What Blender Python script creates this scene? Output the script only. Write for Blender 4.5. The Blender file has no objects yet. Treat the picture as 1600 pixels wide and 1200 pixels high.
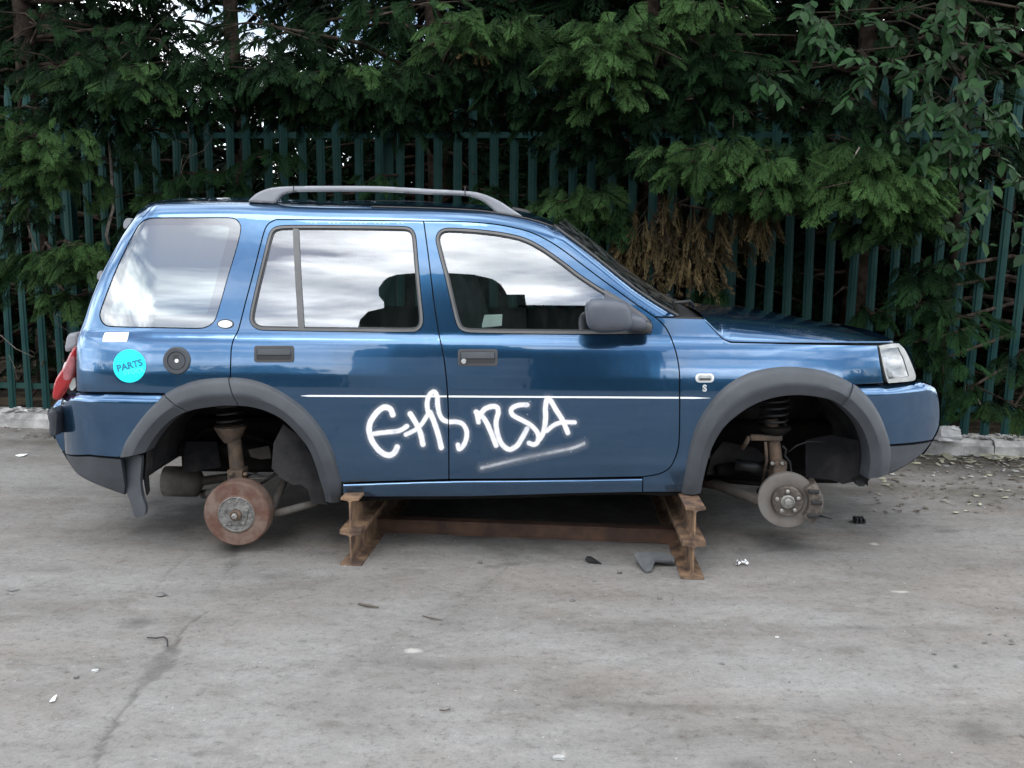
import bpy, bmesh, math, random
import numpy as np
from mathutils import Vector, Matrix
from mathutils.geometry import delaunay_2d_cdt

# ------------------------------------------------------------------ camera, sky, sun, exposure
SC = bpy.context.scene
COL = SC.collection
R_ = math.radians
CAM = Vector((0.0, -4.15, 1.5)); PITCH = 8.4; ROLL = 0.6; F = 1386.0
RM = Matrix.Rotation(R_(90 - PITCH), 3, 'X') @ Matrix.Rotation(R_(ROLL), 3, 'Z')
cd = bpy.data.cameras.new('camera'); cam = bpy.data.objects.new('camera', cd); COL.objects.link(cam)
cd.sensor_width = 36.0; cd.lens = 36.0 * F / 1600.0; cd.clip_start = 0.05; cd.clip_end = 2000
cam.matrix_world = Matrix.Translation(CAM) @ RM.to_4x4()
SC.camera = cam

SUN_EL, SUN_AZ = 52.0, 200.0          # degrees; azimuth measured clockwise from +Y, so the sun is behind the camera
w = bpy.data.worlds.new('World'); SC.world = w; w.use_nodes = True
nt = w.node_tree; nt.nodes.clear()
def wn(t, **k):
    n = nt.nodes.new(t)
    for a, b in k.items(): setattr(n, a, b)
    return n
wo = wn('ShaderNodeOutputWorld'); bg = wn('ShaderNodeBackground'); bg.inputs[1].default_value = 0.15
sky = wn('ShaderNodeTexSky', sky_type='NISHITA', sun_disc=False)
sky.sun_elevation = R_(SUN_EL); sky.sun_rotation = R_(SUN_AZ); sky.air_density = 1.0; sky.dust_density = 1.0
tc = wn('ShaderNodeTexCoord'); mp = wn('ShaderNodeMapping'); mp.inputs['Scale'].default_value = (1.0, 1.0, 2.6)
mp.inputs['Location'].default_value = (1.3, 2.2, 0.9)
nz = wn('ShaderNodeTexNoise'); nz.inputs['Scale'].default_value = 2.3; nz.inputs['Detail'].default_value = 7; nz.inputs['Roughness'].default_value = .55
nz.inputs['Distortion'].default_value = .5
cr = wn('ShaderNodeValToRGB'); cr.color_ramp.elements[0].position = .38; cr.color_ramp.elements[1].position = .55
nz2 = wn('ShaderNodeTexNoise'); nz2.inputs['Scale'].default_value = 3.7; nz2.inputs['Detail'].default_value = 6
cr2 = wn('ShaderNodeValToRGB')
cr2.color_ramp.elements[0].position = .34; cr2.color_ramp.elements[0].color = (8.0, 9.0, 10.2, 1)
cr2.color_ramp.elements[1].position = .68; cr2.color_ramp.elements[1].color = (34, 34.6, 35.2, 1)
_e = cr2.color_ramp.elements.new(.50); _e.color = (17, 17.6, 18.2, 1)
mx = wn('ShaderNodeMix', data_type='RGBA')
L = nt.links.new
L(tc.outputs['Generated'], mp.inputs['Vector']); L(mp.outputs[0], nz.inputs['Vector']); L(mp.outputs[0], nz2.inputs['Vector'])
L(nz.outputs['Fac'], cr.inputs[0]); L(nz2.outputs['Fac'], cr2.inputs[0])
L(cr.outputs[0], mx.inputs[0]); L(sky.outputs[0], mx.inputs[6]); L(cr2.outputs[0], mx.inputs[7])
L(mx.outputs[2], bg.inputs[0]); L(bg.outputs[0], wo.inputs[0])

sd = bpy.data.lights.new('sun', 'SUN'); so = bpy.data.objects.new('sun', sd); COL.objects.link(so)
sd.energy = .7; sd.angle = R_(24); sd.color = (1.0, .97, .92)
az = R_(SUN_AZ); el = R_(SUN_EL)
sdir = Vector((math.sin(az) * math.cos(el), math.cos(az) * math.cos(el), math.sin(el)))
so.rotation_euler = sdir.to_track_quat('Z', 'Y').to_euler()
SC.view_settings.view_transform = 'Standard'; SC.view_settings.look = 'None'
SC.view_settings.exposure = 0.38; SC.view_settings.gamma = 1; SC.view_settings.use_curve_mapping = False
SC.render.engine = 'CYCLES'
SC.cycles.use_denoising = True; SC.cycles.max_bounces = 8; SC.cycles.transparent_max_bounces = 16
SC.cycles.caustics_reflective = False; SC.cycles.caustics_refractive = False

# ------------------------------------------------------------------ pixels of the photograph to points of the place
def ray(px, py): return RM @ Vector(((px - 800) / F, -(py - 600) / F, -1))
def at(px, py, Y):
    d = ray(px, py); return CAM + d * ((Y - CAM.y) / d.y)
def ground(px, py, z=0.0):
    d = ray(px, py); return CAM + d * ((z - CAM.z) / d.z)

# ------------------------------------------------------------------ materials
def mat(name, col, rough=.5, metal=0., var=.15, scale=6., col2=None, bump=0., bscale=60., coat=0., spec=.5, thr=(.45, .6), emit=None):
    m = bpy.data.materials.new(name); m.use_nodes = True; t = m.node_tree; b = t.nodes['Principled BSDF']
    b.inputs['Roughness'].default_value = rough; b.inputs['Metallic'].default_value = metal
    b.inputs['Coat Weight'].default_value = coat; b.inputs['Specular IOR Level'].default_value = spec
    c = t.nodes.new('ShaderNodeTexCoord'); n = t.nodes.new('ShaderNodeTexNoise')
    n.inputs['Scale'].default_value = scale; n.inputs['Detail'].default_value = 6; n.inputs['Roughness'].default_value = .6
    t.links.new(c.outputs['Object'], n.inputs['Vector'])
    r = t.nodes.new('ShaderNodeValToRGB')
    if col2 is None:
        lo = [x * (1 - var) for x in col]; hi = [min(1, x * (1 + var)) for x in col]
        r.color_ramp.elements[0].position = .3; r.color_ramp.elements[1].position = .7
    else:
        lo, hi = col, col2; r.color_ramp.elements[0].position = thr[0]; r.color_ramp.elements[1].position = thr[1]
    r.color_ramp.elements[0].color = (*lo, 1); r.color_ramp.elements[1].color = (*hi, 1)
    t.links.new(n.outputs['Fac'], r.inputs[0]); t.links.new(r.outputs[0], b.inputs['Base Color'])
    if bump:
        n2 = t.nodes.new('ShaderNodeTexNoise'); n2.inputs['Scale'].default_value = bscale; n2.inputs['Detail'].default_value = 4
        t.links.new(c.outputs['Object'], n2.inputs['Vector'])
        bp = t.nodes.new('ShaderNodeBump'); bp.inputs['Strength'].default_value = bump; bp.inputs['Distance'].default_value = .01
        t.links.new(n2.outputs['Fac'], bp.inputs['Height']); t.links.new(bp.outputs[0], b.inputs['Normal'])
    return m

def paint_mat():
    m = mat('metallic_blue_paint', (.025, .098, .208), rough=.19, metal=.88, var=.08, scale=3, coat=1.0)
    t = m.node_tree; b = t.nodes['Principled BSDF']
    b.inputs['Coat Roughness'].default_value = .03; b.inputs['Coat IOR'].default_value = 1.66
    # road dust thrown up on the lower panels, in streaks and spots
    c = t.nodes.new('ShaderNodeTexCoord'); s = t.nodes.new('ShaderNodeSeparateXYZ'); t.links.new(c.outputs['Object'], s.inputs[0])
    mr = t.nodes.new('ShaderNodeMapRange'); mr.inputs['From Min'].default_value = .62; mr.inputs['From Max'].default_value = .36
    mr.inputs['To Min'].default_value = 0; mr.inputs['To Max'].default_value = 1
    t.links.new(s.outputs['Z'], mr.inputs['Value'])
    n = t.nodes.new('ShaderNodeTexNoise'); n.inputs['Scale'].default_value = 9; n.inputs['Detail'].default_value = 8; n.inputs['Roughness'].default_value = .75
    t.links.new(c.outputs['Object'], n.inputs['Vector'])
    mu = t.nodes.new('ShaderNodeMath'); mu.operation = 'MULTIPLY'; t.links.new(mr.outputs[0], mu.inputs[0]); t.links.new(n.outputs['Fac'], mu.inputs[1])
    ad = t.nodes.new('ShaderNodeMath'); ad.operation = 'MULTIPLY_ADD'; t.links.new(mu.outputs[0], ad.inputs[0]); ad.inputs[1].default_value = .12; ad.inputs[2].default_value = .02
    src = b.inputs['Base Color'].links[0].from_socket
    mi = t.nodes.new('ShaderNodeMix'); mi.data_type = 'RGBA'; t.links.new(ad.outputs[0], mi.inputs[0]); t.links.new(src, mi.inputs[6]); mi.inputs[7].default_value = (.20, .20, .21, 1)
    t.links.new(mi.outputs[2], b.inputs['Base Color'])
    wn_ = t.nodes.new('ShaderNodeTexNoise'); wn_.inputs['Scale'].default_value = 3.2; wn_.inputs['Detail'].default_value = 3; t.links.new(c.outputs['Object'], wn_.inputs['Vector'])
    bp = t.nodes.new('ShaderNodeBump'); bp.inputs['Strength'].default_value = .07; bp.inputs['Distance'].default_value = .03
    t.links.new(wn_.outputs['Fac'], bp.inputs['Height']); t.links.new(bp.outputs[0], b.inputs['Coat Normal']); t.links.new(bp.outputs[0], b.inputs['Normal'])
    mp_ = t.nodes.new('ShaderNodeMapping'); mp_.inputs['Scale'].default_value = (14, 14, .9); t.links.new(c.outputs['Object'], mp_.inputs[0])
    sn_ = t.nodes.new('ShaderNodeTexNoise'); sn_.inputs['Scale'].default_value = 1.6; sn_.inputs['Detail'].default_value = 7; sn_.inputs['Roughness'].default_value = .7; t.links.new(mp_.outputs[0], sn_.inputs['Vector'])
    sr_ = t.nodes.new('ShaderNodeMapRange'); sr_.inputs['From Min'].default_value = .56; sr_.inputs['From Max'].default_value = .82; sr_.inputs['To Max'].default_value = .16; t.links.new(sn_.outputs['Fac'], sr_.inputs['Value'])
    sm_ = t.nodes.new('ShaderNodeMath'); sm_.operation = 'ADD'; t.links.new(ad.outputs[0], sm_.inputs[0]); t.links.new(sr_.outputs[0], sm_.inputs[1]); t.links.new(sm_.outputs[0], mi.inputs[0])
    ro = t.nodes.new('ShaderNodeMath'); ro.operation = 'MULTIPLY_ADD'; t.links.new(ad.outputs[0], ro.inputs[0]); ro.inputs[1].default_value = .5; ro.inputs[2].default_value = .02
    t.links.new(ro.outputs[0], b.inputs['Coat Roughness'])
    return m

def glass_mat(name, refl, tint, dirt=.0):
    m = bpy.data.materials.new(name); m.use_nodes = True; t = m.node_tree; t.nodes.clear()
    o = t.nodes.new('ShaderNodeOutputMaterial'); g = t.nodes.new('ShaderNodeBsdfGlossy'); g.inputs['Roughness'].default_value = .012
    g.inputs['Color'].default_value = (.95, .97, 1, 1)
    tr = t.nodes.new('ShaderNodeBsdfTransparent'); tr.inputs[0].default_value = (*tint, 1)
    lw = t.nodes.new('ShaderNodeFresnel'); lw.inputs[0].default_value = 1.5
    a = t.nodes.new('ShaderNodeMath'); a.operation = 'ADD'; a.use_clamp = True; a.inputs[1].default_value = refl
    t.links.new(lw.outputs[0], a.inputs[0])
    mx = t.nodes.new('ShaderNodeMixShader'); t.links.new(a.outputs[0], mx.inputs[0]); t.links.new(tr.outputs[0], mx.inputs[1]); t.links.new(g.outputs[0], mx.inputs[2])
    d = t.nodes.new('ShaderNodeBsdfDiffuse'); d.inputs[0].default_value = (.45, .47, .48, 1)
    c = t.nodes.new('ShaderNodeTexCoord'); n = t.nodes.new('ShaderNodeTexNoise'); n.inputs['Scale'].default_value = 7; n.inputs['Detail'].default_value = 8
    mpp = t.nodes.new('ShaderNodeMapping'); mpp.inputs['Scale'].default_value = (3, 3, .6)
    t.links.new(c.outputs['Object'], mpp.inputs[0]); t.links.new(mpp.outputs[0], n.inputs[0])
    mr = t.nodes.new('ShaderNodeMapRange'); mr.inputs['From Min'].default_value = .4; mr.inputs['From Max'].default_value = .75; mr.inputs['To Max'].default_value = dirt
    t.links.new(n.outputs['Fac'], mr.inputs['Value'])
    m2 = t.nodes.new('ShaderNodeMixShader'); t.links.new(mr.outputs[0], m2.inputs[0]); t.links.new(mx.outputs[0], m2.inputs[1]); t.links.new(d.outputs[0], m2.inputs[2])
    t.links.new(m2.outputs[0], o.inputs[0])
    return m

def leaf_mat(name, a, b, trans=.15, rough=.6, spec=.06):
    m = bpy.data.materials.new(name); m.use_nodes = True; t = m.node_tree; p = t.nodes['Principled BSDF']
    at_ = t.nodes.new('ShaderNodeAttribute'); at_.attribute_name = 'tint'
    r = t.nodes.new('ShaderNodeValToRGB'); r.color_ramp.elements[0].color = (*a, 1); r.color_ramp.elements[1].color = (*b, 1)
    t.links.new(at_.outputs['Fac'], r.inputs[0]); t.links.new(r.outputs[0], p.inputs['Base Color'])
    p.inputs['Roughness'].default_value = rough; p.inputs['Specular IOR Level'].default_value = spec
    tl = t.nodes.new('ShaderNodeBsdfTranslucent'); t.links.new(r.outputs[0], tl.inputs[0])
    mx = t.nodes.new('ShaderNodeMixShader'); mx.inputs[0].default_value = trans
    t.links.new(p.outputs[0], mx.inputs[1]); t.links.new(tl.outputs[0], mx.inputs[2])
    t.links.new(mx.outputs[0], t.nodes['Material Output'].inputs[0])
    return m

MT = dict(
    paint=paint_mat(),
    trim=mat('grey_black_plastic', (.043, .048, .056), rough=.52, var=.22, scale=7, bump=.12, bscale=300),
    seal=mat('black_rubber', (.035, .035, .037), rough=.42, var=.2),
    sealg=mat('grey_rubber', (.10, .10, .10), rough=.45, var=.2),
    black=mat('black_plastic', (.012, .012, .013), rough=.55, var=.3),
    liner=mat('dusty_liner', (.014, .014, .016), rough=.85, spec=.15, col2=(.050, .048, .047), scale=5, thr=(.42, .72)),
    under=mat('dirty_underbody', (.012, .011, .010), rough=.9, spec=.1, var=.4, scale=9),
    fabric=mat('dark_seat_fabric', (.045, .047, .050), rough=.9, spec=.15, var=.3, scale=20, bump=.3, bscale=400),
    glass=glass_mat('window_glass', .21, (.74, .86, .82), .012),
    tint=glass_mat('dark_window_glass', .10, (.10, .12, .13), .06),
    wind=glass_mat('windscreen_glass', .10, (.62, .76, .70), .10),
    lamp=glass_mat('lamp_glass', .12, (.95, .95, .95), .12),
    chrome=mat('silver_reflector', (.88, .89, .90), rough=.35, metal=.55, var=.1, scale=18),
    lampgrey=mat('aged_clear_plastic', (.34, .35, .34), rough=.3, var=.3, scale=14),
    red=mat('red_lamp_plastic', (.28, .012, .015), rough=.18, var=.25, scale=12, coat=.6),
    pink=mat('faded_pink_lens', (.30, .10, .11), rough=.2, var=.3, scale=14, coat=.5),
    dtwig=mat('dark_twig', (.025, .020, .015), rough=.9, spec=.1, var=.3, scale=20),
    white=mat('white_vinyl', (.85, .86, .85), rough=.4, var=.03),
    cyan=mat('cyan_paper_sticker', (.0, .83, .86), rough=.5, var=.03),
    teal=mat('dark_teal_ink', (.0, .16, .30), rough=.5, var=.05),
    palecyan=mat('worn_cyan_ink', (.10, .93, .93), rough=.5, var=.05),
    silver=mat('badge_silver', (.72, .72, .72), rough=.28, metal=.7, var=.1),
    rail=mat('grey_rail_plastic', (.24, .25, .275), rough=.5, var=.12, scale=9, bump=.06, bscale=200),
    mirror=mat('grey_mirror_plastic', (.066, .074, .092), rough=.45, var=.12, scale=12, bump=.08, bscale=350),
    rust=mat('rusty_drum', (.105, .050, .034), rough=.85, col2=(.17, .125, .10), scale=16, thr=(.38, .66), bump=.35, bscale=70),
    drum=mat('dirty_hub_steel', (.17, .165, .155), rough=.6, metal=.35, var=.5, scale=30, bump=.4, bscale=90),
    hubm=mat('oily_hub_steel', (.060, .050, .043), rough=.5, metal=.3, col2=(.15, .125, .105), scale=22, thr=(.4, .65), bump=.3, bscale=80),
    stud=mat('worn_stud_steel', (.30, .29, .27), rough=.45, metal=.6, var=.4, scale=60),
    disc=mat('worn_brake_disc', (.21, .195, .18), rough=.5, metal=.4, col2=(.14, .105, .085), scale=10, thr=(.4, .8), bump=.1),
    strut=mat('rusty_strut', (.060, .046, .036), rough=.85, col2=(.14, .092, .062), scale=16, thr=(.4, .65), bump=.3, bscale=60),
    arm=mat('dirty_steel_arm', (.095, .085, .075), rough=.8, var=.35, scale=15, bump=.2),
    beam=mat('rusty_steel_beam', (.060, .036, .026), rough=.75, col2=(.25, .155, .090), scale=11, thr=(.38, .66), bump=.3, bscale=45),
    beamd=mat('dark_rusty_beam', (.055, .030, .021), rough=.8, col2=(.15, .078, .046), scale=5, thr=(.4, .7), bump=.3, bscale=40),
    fence=mat('green_coated_steel', (.005, .031, .034), rough=.55, col2=(.020, .056, .046), scale=2.2, thr=(.35, .7), bump=.05, spec=.12),
    kerb=mat('worn_concrete_kerb', (.20, .195, .19), rough=.9, col2=(.50, .49, .47), scale=5, thr=(.35, .62), bump=.5, bscale=35),
    soil=mat('dark_soil', (.020, .016, .012), rough=1, spec=.1, col2=(.075, .06, .04), scale=4, bump=.8, bscale=25),
    bark=mat('conifer_bark', (.022, .016, .012), rough=.9, spec=.1, col2=(.055, .042, .033), scale=9, bump=.5, bscale=30),
    twig=mat('pale_dead_twig', (.10, .085, .07), rough=.9, col2=(.22, .19, .165), scale=14, bump=.3),
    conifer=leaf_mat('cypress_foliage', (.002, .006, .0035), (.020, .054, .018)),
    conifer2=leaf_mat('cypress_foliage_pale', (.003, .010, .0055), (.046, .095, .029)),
    dead=leaf_mat('dead_cypress_foliage', (.030, .024, .014), (.20, .148, .072)),
    broad=leaf_mat('broad_leaf', (.004, .016, .006), (.026, .070, .022), trans=.12, rough=.45, spec=.12),
    papr=mat('white_paper', (.82, .83, .82), rough=.8, var=.06, scale=20),
    stone=mat('pale_stone', (.34, .34, .33), rough=.9, var=.25, scale=18, bump=.5, bscale=60),
    dstone=mat('dark_stone', (.14, .135, .13), rough=.9, var=.35, scale=30, bump=.5, bscale=80),
    foil=mat('crumpled_foil', (.65, .65, .66), rough=.35, metal=.8, var=.5, scale=60),
    gplast=mat('grey_broken_plastic', (.10, .105, .11), rough=.6, var=.3, scale=15),
    wood=mat('dry_stick', (.10, .08, .06), rough=.9, var=.3, scale=20),
    redp=mat('red_print', (.55, .05, .06), rough=.6, var=.1),
    pale_refl=mat('added_reflector_pale', (.34, .345, .35), rough=.9, var=.25, scale=1.5),
    refl_scrub=leaf_mat('added_pale_scrub', (.09, .11, .09), (.20, .22, .19)),
    refl_mass=mat('dark_reflected_mass', (.007, .012, .011), spec=.1, rough=.7, var=.15, scale=2),
    sacking=mat('yellowed_leaf', (.30, .29, .215), rough=.8, var=.35, scale=40),
)

# ------------------------------------------------------------------ objects
def tag(o, label=None, cat=None, group=None, kind=None):
    if label: o['label'] = label
    if cat: o['category'] = cat
    if group: o['group'] = group
    if kind: o['kind'] = kind
    return o
ORG = {}
def empty(name, loc):
    o = bpy.data.objects.new(name, None); COL.objects.link(o); o.location = loc; o.empty_display_size = .2
    ORG[o.name] = Vector(loc); return o
def attach(o, parent):
    o.parent = parent
    if parent.name in ORG: o.matrix_parent_inverse = Matrix.Translation(-ORG[parent.name])
def add(name, me, m, parent=None):
    if m is not None:
        me.materials.clear(); me.materials.append(MT[m] if isinstance(m, str) else m)
    o = bpy.data.objects.new(name, me); COL.objects.link(o)
    if parent is not None: attach(o, parent)
    return o
def pyd(V, Fc, smooth=False):
    me = bpy.data.meshes.new('m'); me.from_pydata([tuple(map(float, v)) for v in V], [], [tuple(int(i) for i in f) for f in Fc]); me.update()
    if smooth: me.polygons.foreach_set('use_smooth', [True] * len(me.polygons))
    return me
def tri_mesh(V, T, tint=None, smooth=False):
    V = np.asarray(V, np.float32); T = np.asarray(T, np.int32)
    me = bpy.data.meshes.new('m'); me.vertices.add(len(V)); me.vertices.foreach_set('co', V.ravel())
    me.loops.add(T.size); me.loops.foreach_set('vertex_index', T.ravel())
    me.polygons.add(len(T)); me.polygons.foreach_set('loop_start', np.arange(0, T.size, 3, dtype=np.int32))
    me.polygons.foreach_set('use_smooth', np.full(len(T), smooth))
    me.update(calc_edges=True)
    if tint is not None:
        a = me.attributes.new('tint', 'FLOAT', 'POINT'); a.data.foreach_set('value', np.asarray(tint, np.float32))
    return me
def grid_mesh(P, smooth=True, closed=False):
    n, m_ = P.shape[:2]; Fc = []
    for i in range(n - 1):
        for j in range(m_ - (0 if closed else 1)):
            k = (j + 1) % m_; Fc.append((i * m_ + j, (i + 1) * m_ + j, (i + 1) * m_ + k, i * m_ + k))
    return pyd(P.reshape(-1, 3), Fc, smooth)
def mirrored(o, parent, name=None, yc=.9):
    me = o.data.copy(); n = len(me.vertices); a = np.empty(n * 3, np.float32); me.vertices.foreach_get('co', a); a = a.reshape(-1, 3)
    a[:, 1] = 2 * yc - a[:, 1]; me.vertices.foreach_set('co', a.ravel()); me.flip_normals(); me.update()
    return add(name or o.name.split('.')[0], me, None, parent)
def join_np(parts):
    V = []; Fc = []; k = 0
    for v, f in parts:
        V += list(v); Fc += [tuple(i + k for i in q) for q in f]; k += len(v)
    return V, Fc
def box_vf(x0, x1, y0, y1, z0, z1):
    v = [(x, y, z) for x in (x0, x1) for y in (y0, y1) for z in (z0, z1)]
    return v, [(0, 1, 3, 2), (4, 6, 7, 5), (0, 4, 5, 1), (2, 3, 7, 6), (0, 2, 6, 4), (1, 5, 7, 3)]
def bevel(me, wd=.004, seg=2):
    b = bmesh.new(); b.from_mesh(me); bmesh.ops.remove_doubles(b, verts=b.verts, dist=1e-5)
    es = [e for e in b.edges if len(e.link_faces) == 2 and e.calc_face_angle(0) > .5]
    if es: bmesh.ops.bevel(b, geom=es, offset=wd, segments=seg, affect='EDGES', profile=.5)
    b.to_mesh(me); b.free(); return me
def tube_vf(pts, r, n=8):
    pts = [Vector(p) for p in pts]; rs = r if hasattr(r, '__len__') else [r] * len(pts); V = []; Fc = []
    up = Vector((.13, .21, .97))
    for i, p in enumerate(pts):
        d = (pts[min(i + 1, len(pts) - 1)] - pts[max(i - 1, 0)]).normalized()
        a = d.cross(up)
        if a.length < .05: a = d.cross(Vector((1, 0, 0)))
        a.normalize(); b = d.cross(a)
        for k in range(n):
            t = 2 * math.pi * k / n; V.append(p + a * math.cos(t) * rs[i] + b * math.sin(t) * rs[i])
    for i in range(len(pts) - 1):
        for k in range(n):
            j = (k + 1) % n; Fc.append((i * n + k, i * n + j, (i + 1) * n + j, (i + 1) * n + k))
    Fc.append(tuple(range(n))[::-1]); Fc.append(tuple(range((len(pts) - 1) * n, len(pts) * n)))
    return V, Fc
def tube(name, pts, r, m, parent=None, n=8):
    return add(name, pyd(*tube_vf(pts, r, n), smooth=True), m, parent)
def lathe(prof, c, axis='Y', n=48):
    """prof: list of (distance along axis, radius)"""
    V = []; Fc = []
    for a, r in prof:
        for k in range(n):
            t = 2 * math.pi * k / n
            if axis == 'Y': V.append((c[0] + r * math.cos(t), c[1] + a, c[2] + r * math.sin(t)))
            else: V.append((c[0] + r * math.cos(t), c[1] + r * math.sin(t), c[2] + a))
    for i in range(len(prof) - 1):
        for k in range(n):
            j = (k + 1) % n; Fc.append((i * n + k, i * n + j, (i + 1) * n + j, (i + 1) * n + k))
    me = pyd(V, Fc, True); 
    b = bmesh.new(); b.from_mesh(me)
    for e in b.edges:
        if len(e.link_faces) == 2 and e.calc_face_angle(0) > .6: e.smooth = False
    b.to_mesh(me); b.free(); return me
# ================================================================== the setting
rng = np.random.default_rng(7); random.seed(7)
def vnoise(x, y, s, seed=0):
    """smooth value noise"""
    r = np.random.default_rng(seed); T_ = r.random((64, 64)); x = x * s; y = y * s
    i = np.floor(x).astype(int); j = np.floor(y).astype(int); fx = x - i; fy = y - j; fx = fx * fx * (3 - 2 * fx); fy = fy * fy * (3 - 2 * fy)
    g = lambda a, b: T_[a % 64, b % 64]
    return (g(i, j) * (1 - fx) + g(i + 1, j) * fx) * (1 - fy) + (g(i, j + 1) * (1 - fx) + g(i + 1, j + 1) * fx) * fy
def fbm(x, y, s, seed=0, o=4): return sum(vnoise(x, y, s * 2 ** k, seed + k) * .5 ** k for k in range(o)) / (2 - .5 ** (o - 1))
def gp(px, py): p = ground(px, py); return (p.x, p.y)

# --- yard: one sheet, fine near the car and coarse out to the horizon
fa = np.arange(-4.6, 4.6001, .016); out = 4.6 * 1.35 ** np.arange(1, 19); X = np.r_[-out[::-1], fa, out]
fb_ = np.arange(-3.2, 3.001, .016); oy = 3.0 * 1.4 ** np.arange(1, 19); Y = np.r_[-(oy + .2)[::-1], fb_, oy]
GX_, GY_ = np.meshgrid(X, Y); near = (np.abs(GX_) < 4.7) & (GY_ > -3.3) & (GY_ < 3.1)
crack1 = [gp(*p) for p in [(318, 955), (300, 968), (285, 985), (268, 1010), (252, 1035), (228, 1062), (205, 1095), (182, 1130), (158, 1165), (135, 1200), (110, 1240)]]
crack2 = [gp(*p) for p in [(376, 850), (362, 875), (350, 900), (339, 918)]]
crack3 = [gp(*p) for p in [(312, 856), (285, 875), (262, 895), (241, 919)]]
fine1 = [gp(*p) for p in [(480, 1005), (515, 1020), (545, 1018), (580, 1006), (610, 1000), (670, 1003), (740, 1000)]]
fine2 = [gp(*p) for p in [(910, 1065), (960, 1042), (1010, 1025), (1085, 1005)]]
wob = (fbm(GX_, GY_, 9, 3) - .5) * .05 + (fbm(GX_, GY_, 30, 14, 2) - .5) * .035
wob2 = (fbm(GX_, GY_, 22, 12) - .5) * .05
d1 = edist0 = None
def pdist(x, y, pl):
    d = np.full(x.shape, 99.)
    for (a, b), (c, e) in zip(pl[:-1], pl[1:]):
        ux, uy = c - a, e - b; t = np.clip(((x - a) * ux + (y - b) * uy) / (ux * ux + uy * uy + 1e-12), 0, 1); d = np.minimum(d, np.hypot(x - a - t * ux, y - b - t * uy))
    return d
d1 = pdist(GX_ + wob, GY_ + wob2, crack1); d2 = np.minimum(pdist(GX_ + wob * .5, GY_, crack2), pdist(GX_ + wob * .5, GY_, crack3)); d3 = np.minimum(pdist(GX_ + wob, GY_ + wob, fine1), pdist(GX_, GY_, fine2))
wide = .005 + .020 * fbm(GX_, GY_, 3, 21) + .055 * np.exp(-((GX_ - gp(250, 1035)[0]) ** 2 + (GY_ - gp(250, 1035)[1]) ** 2) / .02)
ck = np.clip(1.25 - d1 / wide, 0, 1); ck = np.maximum(ck, .55 * np.clip(1 - d2 / .022, 0, 1)); ck = np.maximum(ck, .40 * np.clip(1 - d3 / .02, 0, 1))
ck *= .35 + .9 * fbm(GX_, GY_, 14, 31)
Zg = (fbm(GX_, GY_, 1.2, 5) - .5) * .010 + (fbm(GX_, GY_, 10, 9) - .5) * .004 - ck * .012
Zg = np.where(near, Zg, 0.)
stain_shade = np.zeros(GX_.shape)
def blob(px, py, rx, ry, s):
    global stain_shade
    x0, y0 = gp(px, py); q = np.hypot((GX_ - x0) / rx, (GY_ - y0) / ry) + (fbm(GX_, GY_, 5, int(px)) - .5) * 1.3
    stain_shade = np.maximum(stain_shade, s * np.clip(1.15 - q, 0, 1) ** 1.0)
for b in [(330, 800, .45, .45, .9), (420, 820, .35, .35, .8), (370, 850, .10, .22, .75), (365, 880, .07, .16, .5), (1230, 840, .25, .2, .5), (480, 800, .5, .4, .8), (800, 800, 1.7, .75, .7), (1240, 780, .5, .5, .7),  # oil stains; the widest blob paints the shade under the car
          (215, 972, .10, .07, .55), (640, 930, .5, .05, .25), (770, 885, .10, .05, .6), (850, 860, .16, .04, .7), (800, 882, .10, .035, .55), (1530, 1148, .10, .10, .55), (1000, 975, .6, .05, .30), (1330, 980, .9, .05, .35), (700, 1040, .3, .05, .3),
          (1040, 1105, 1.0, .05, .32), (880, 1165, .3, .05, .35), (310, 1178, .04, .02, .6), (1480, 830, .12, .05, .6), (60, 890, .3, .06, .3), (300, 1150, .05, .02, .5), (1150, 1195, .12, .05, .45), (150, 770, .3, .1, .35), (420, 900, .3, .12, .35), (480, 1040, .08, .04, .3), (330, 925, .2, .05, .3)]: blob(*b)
soil = np.clip((GY_ - (2.45 - .0907 * GX_ - .10 * np.clip(GX_ - 1, 0, 2.5)) + (fbm(GX_, GY_, 3, 77) - .5) * .5) / .30, 0, 1) * near
for px_, py_, rx_, ry_, s_ in [(1540, 770, .55, .22, .8), (1400, 762, .35, .14, .7), (1590, 740, .4, .2, .9), (40, 692, .5, .14, .9), (120, 700, .2, .08, .6), (1480, 735, .4, .12, .8)]:
    x0, y0 = gp(px_, py_); q = np.hypot((GX_ - x0) / rx_, (GY_ - y0) / ry_) + (fbm(GX_, GY_, 7, int(px_)) - .5) * 1.6; soil = np.maximum(soil, s_ * np.clip(1.2 - q, 0, 1) * near)
pale = np.zeros(GX_.shape)
def pblob(px, py, rx, ry, s):
    global pale
    x0, y0 = gp(px, py); q = np.hypot((GX_ - x0) / rx, (GY_ - y0) / ry) + (fbm(GX_, GY_, 16, int(px)) - .5) * 1.2; pale = np.maximum(pale, s * np.clip(1.2 - q, 0, 1))
for b in [(1365, 850, .035, .035, 1), (1410, 925, .07, .022, .8), (645, 1017, .04, .025, .9), (590, 876, .03, .05, .5), (880, 1180, .02, .05, .6), (905, 990, .08, .03, .45), (85, 672, .07, .05, .7), (1330, 760, .3, .1, .5), (1220, 965, .12, .03, .4), (1170, 965, .05, .02, .4), (560, 1015, .25, .06, .3)]: pblob(*b)
V = np.stack([GX_, GY_, Zg], -1).reshape(-1, 3); ny, nx = GX_.shape; I = np.arange(nx * ny).reshape(ny, nx)
T = np.concatenate([np.stack([I[:-1, :-1], I[:-1, 1:], I[1:, 1:]], -1).reshape(-1, 3), np.stack([I[:-1, :-1], I[1:, 1:], I[1:, :-1]], -1).reshape(-1, 3)])
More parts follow.
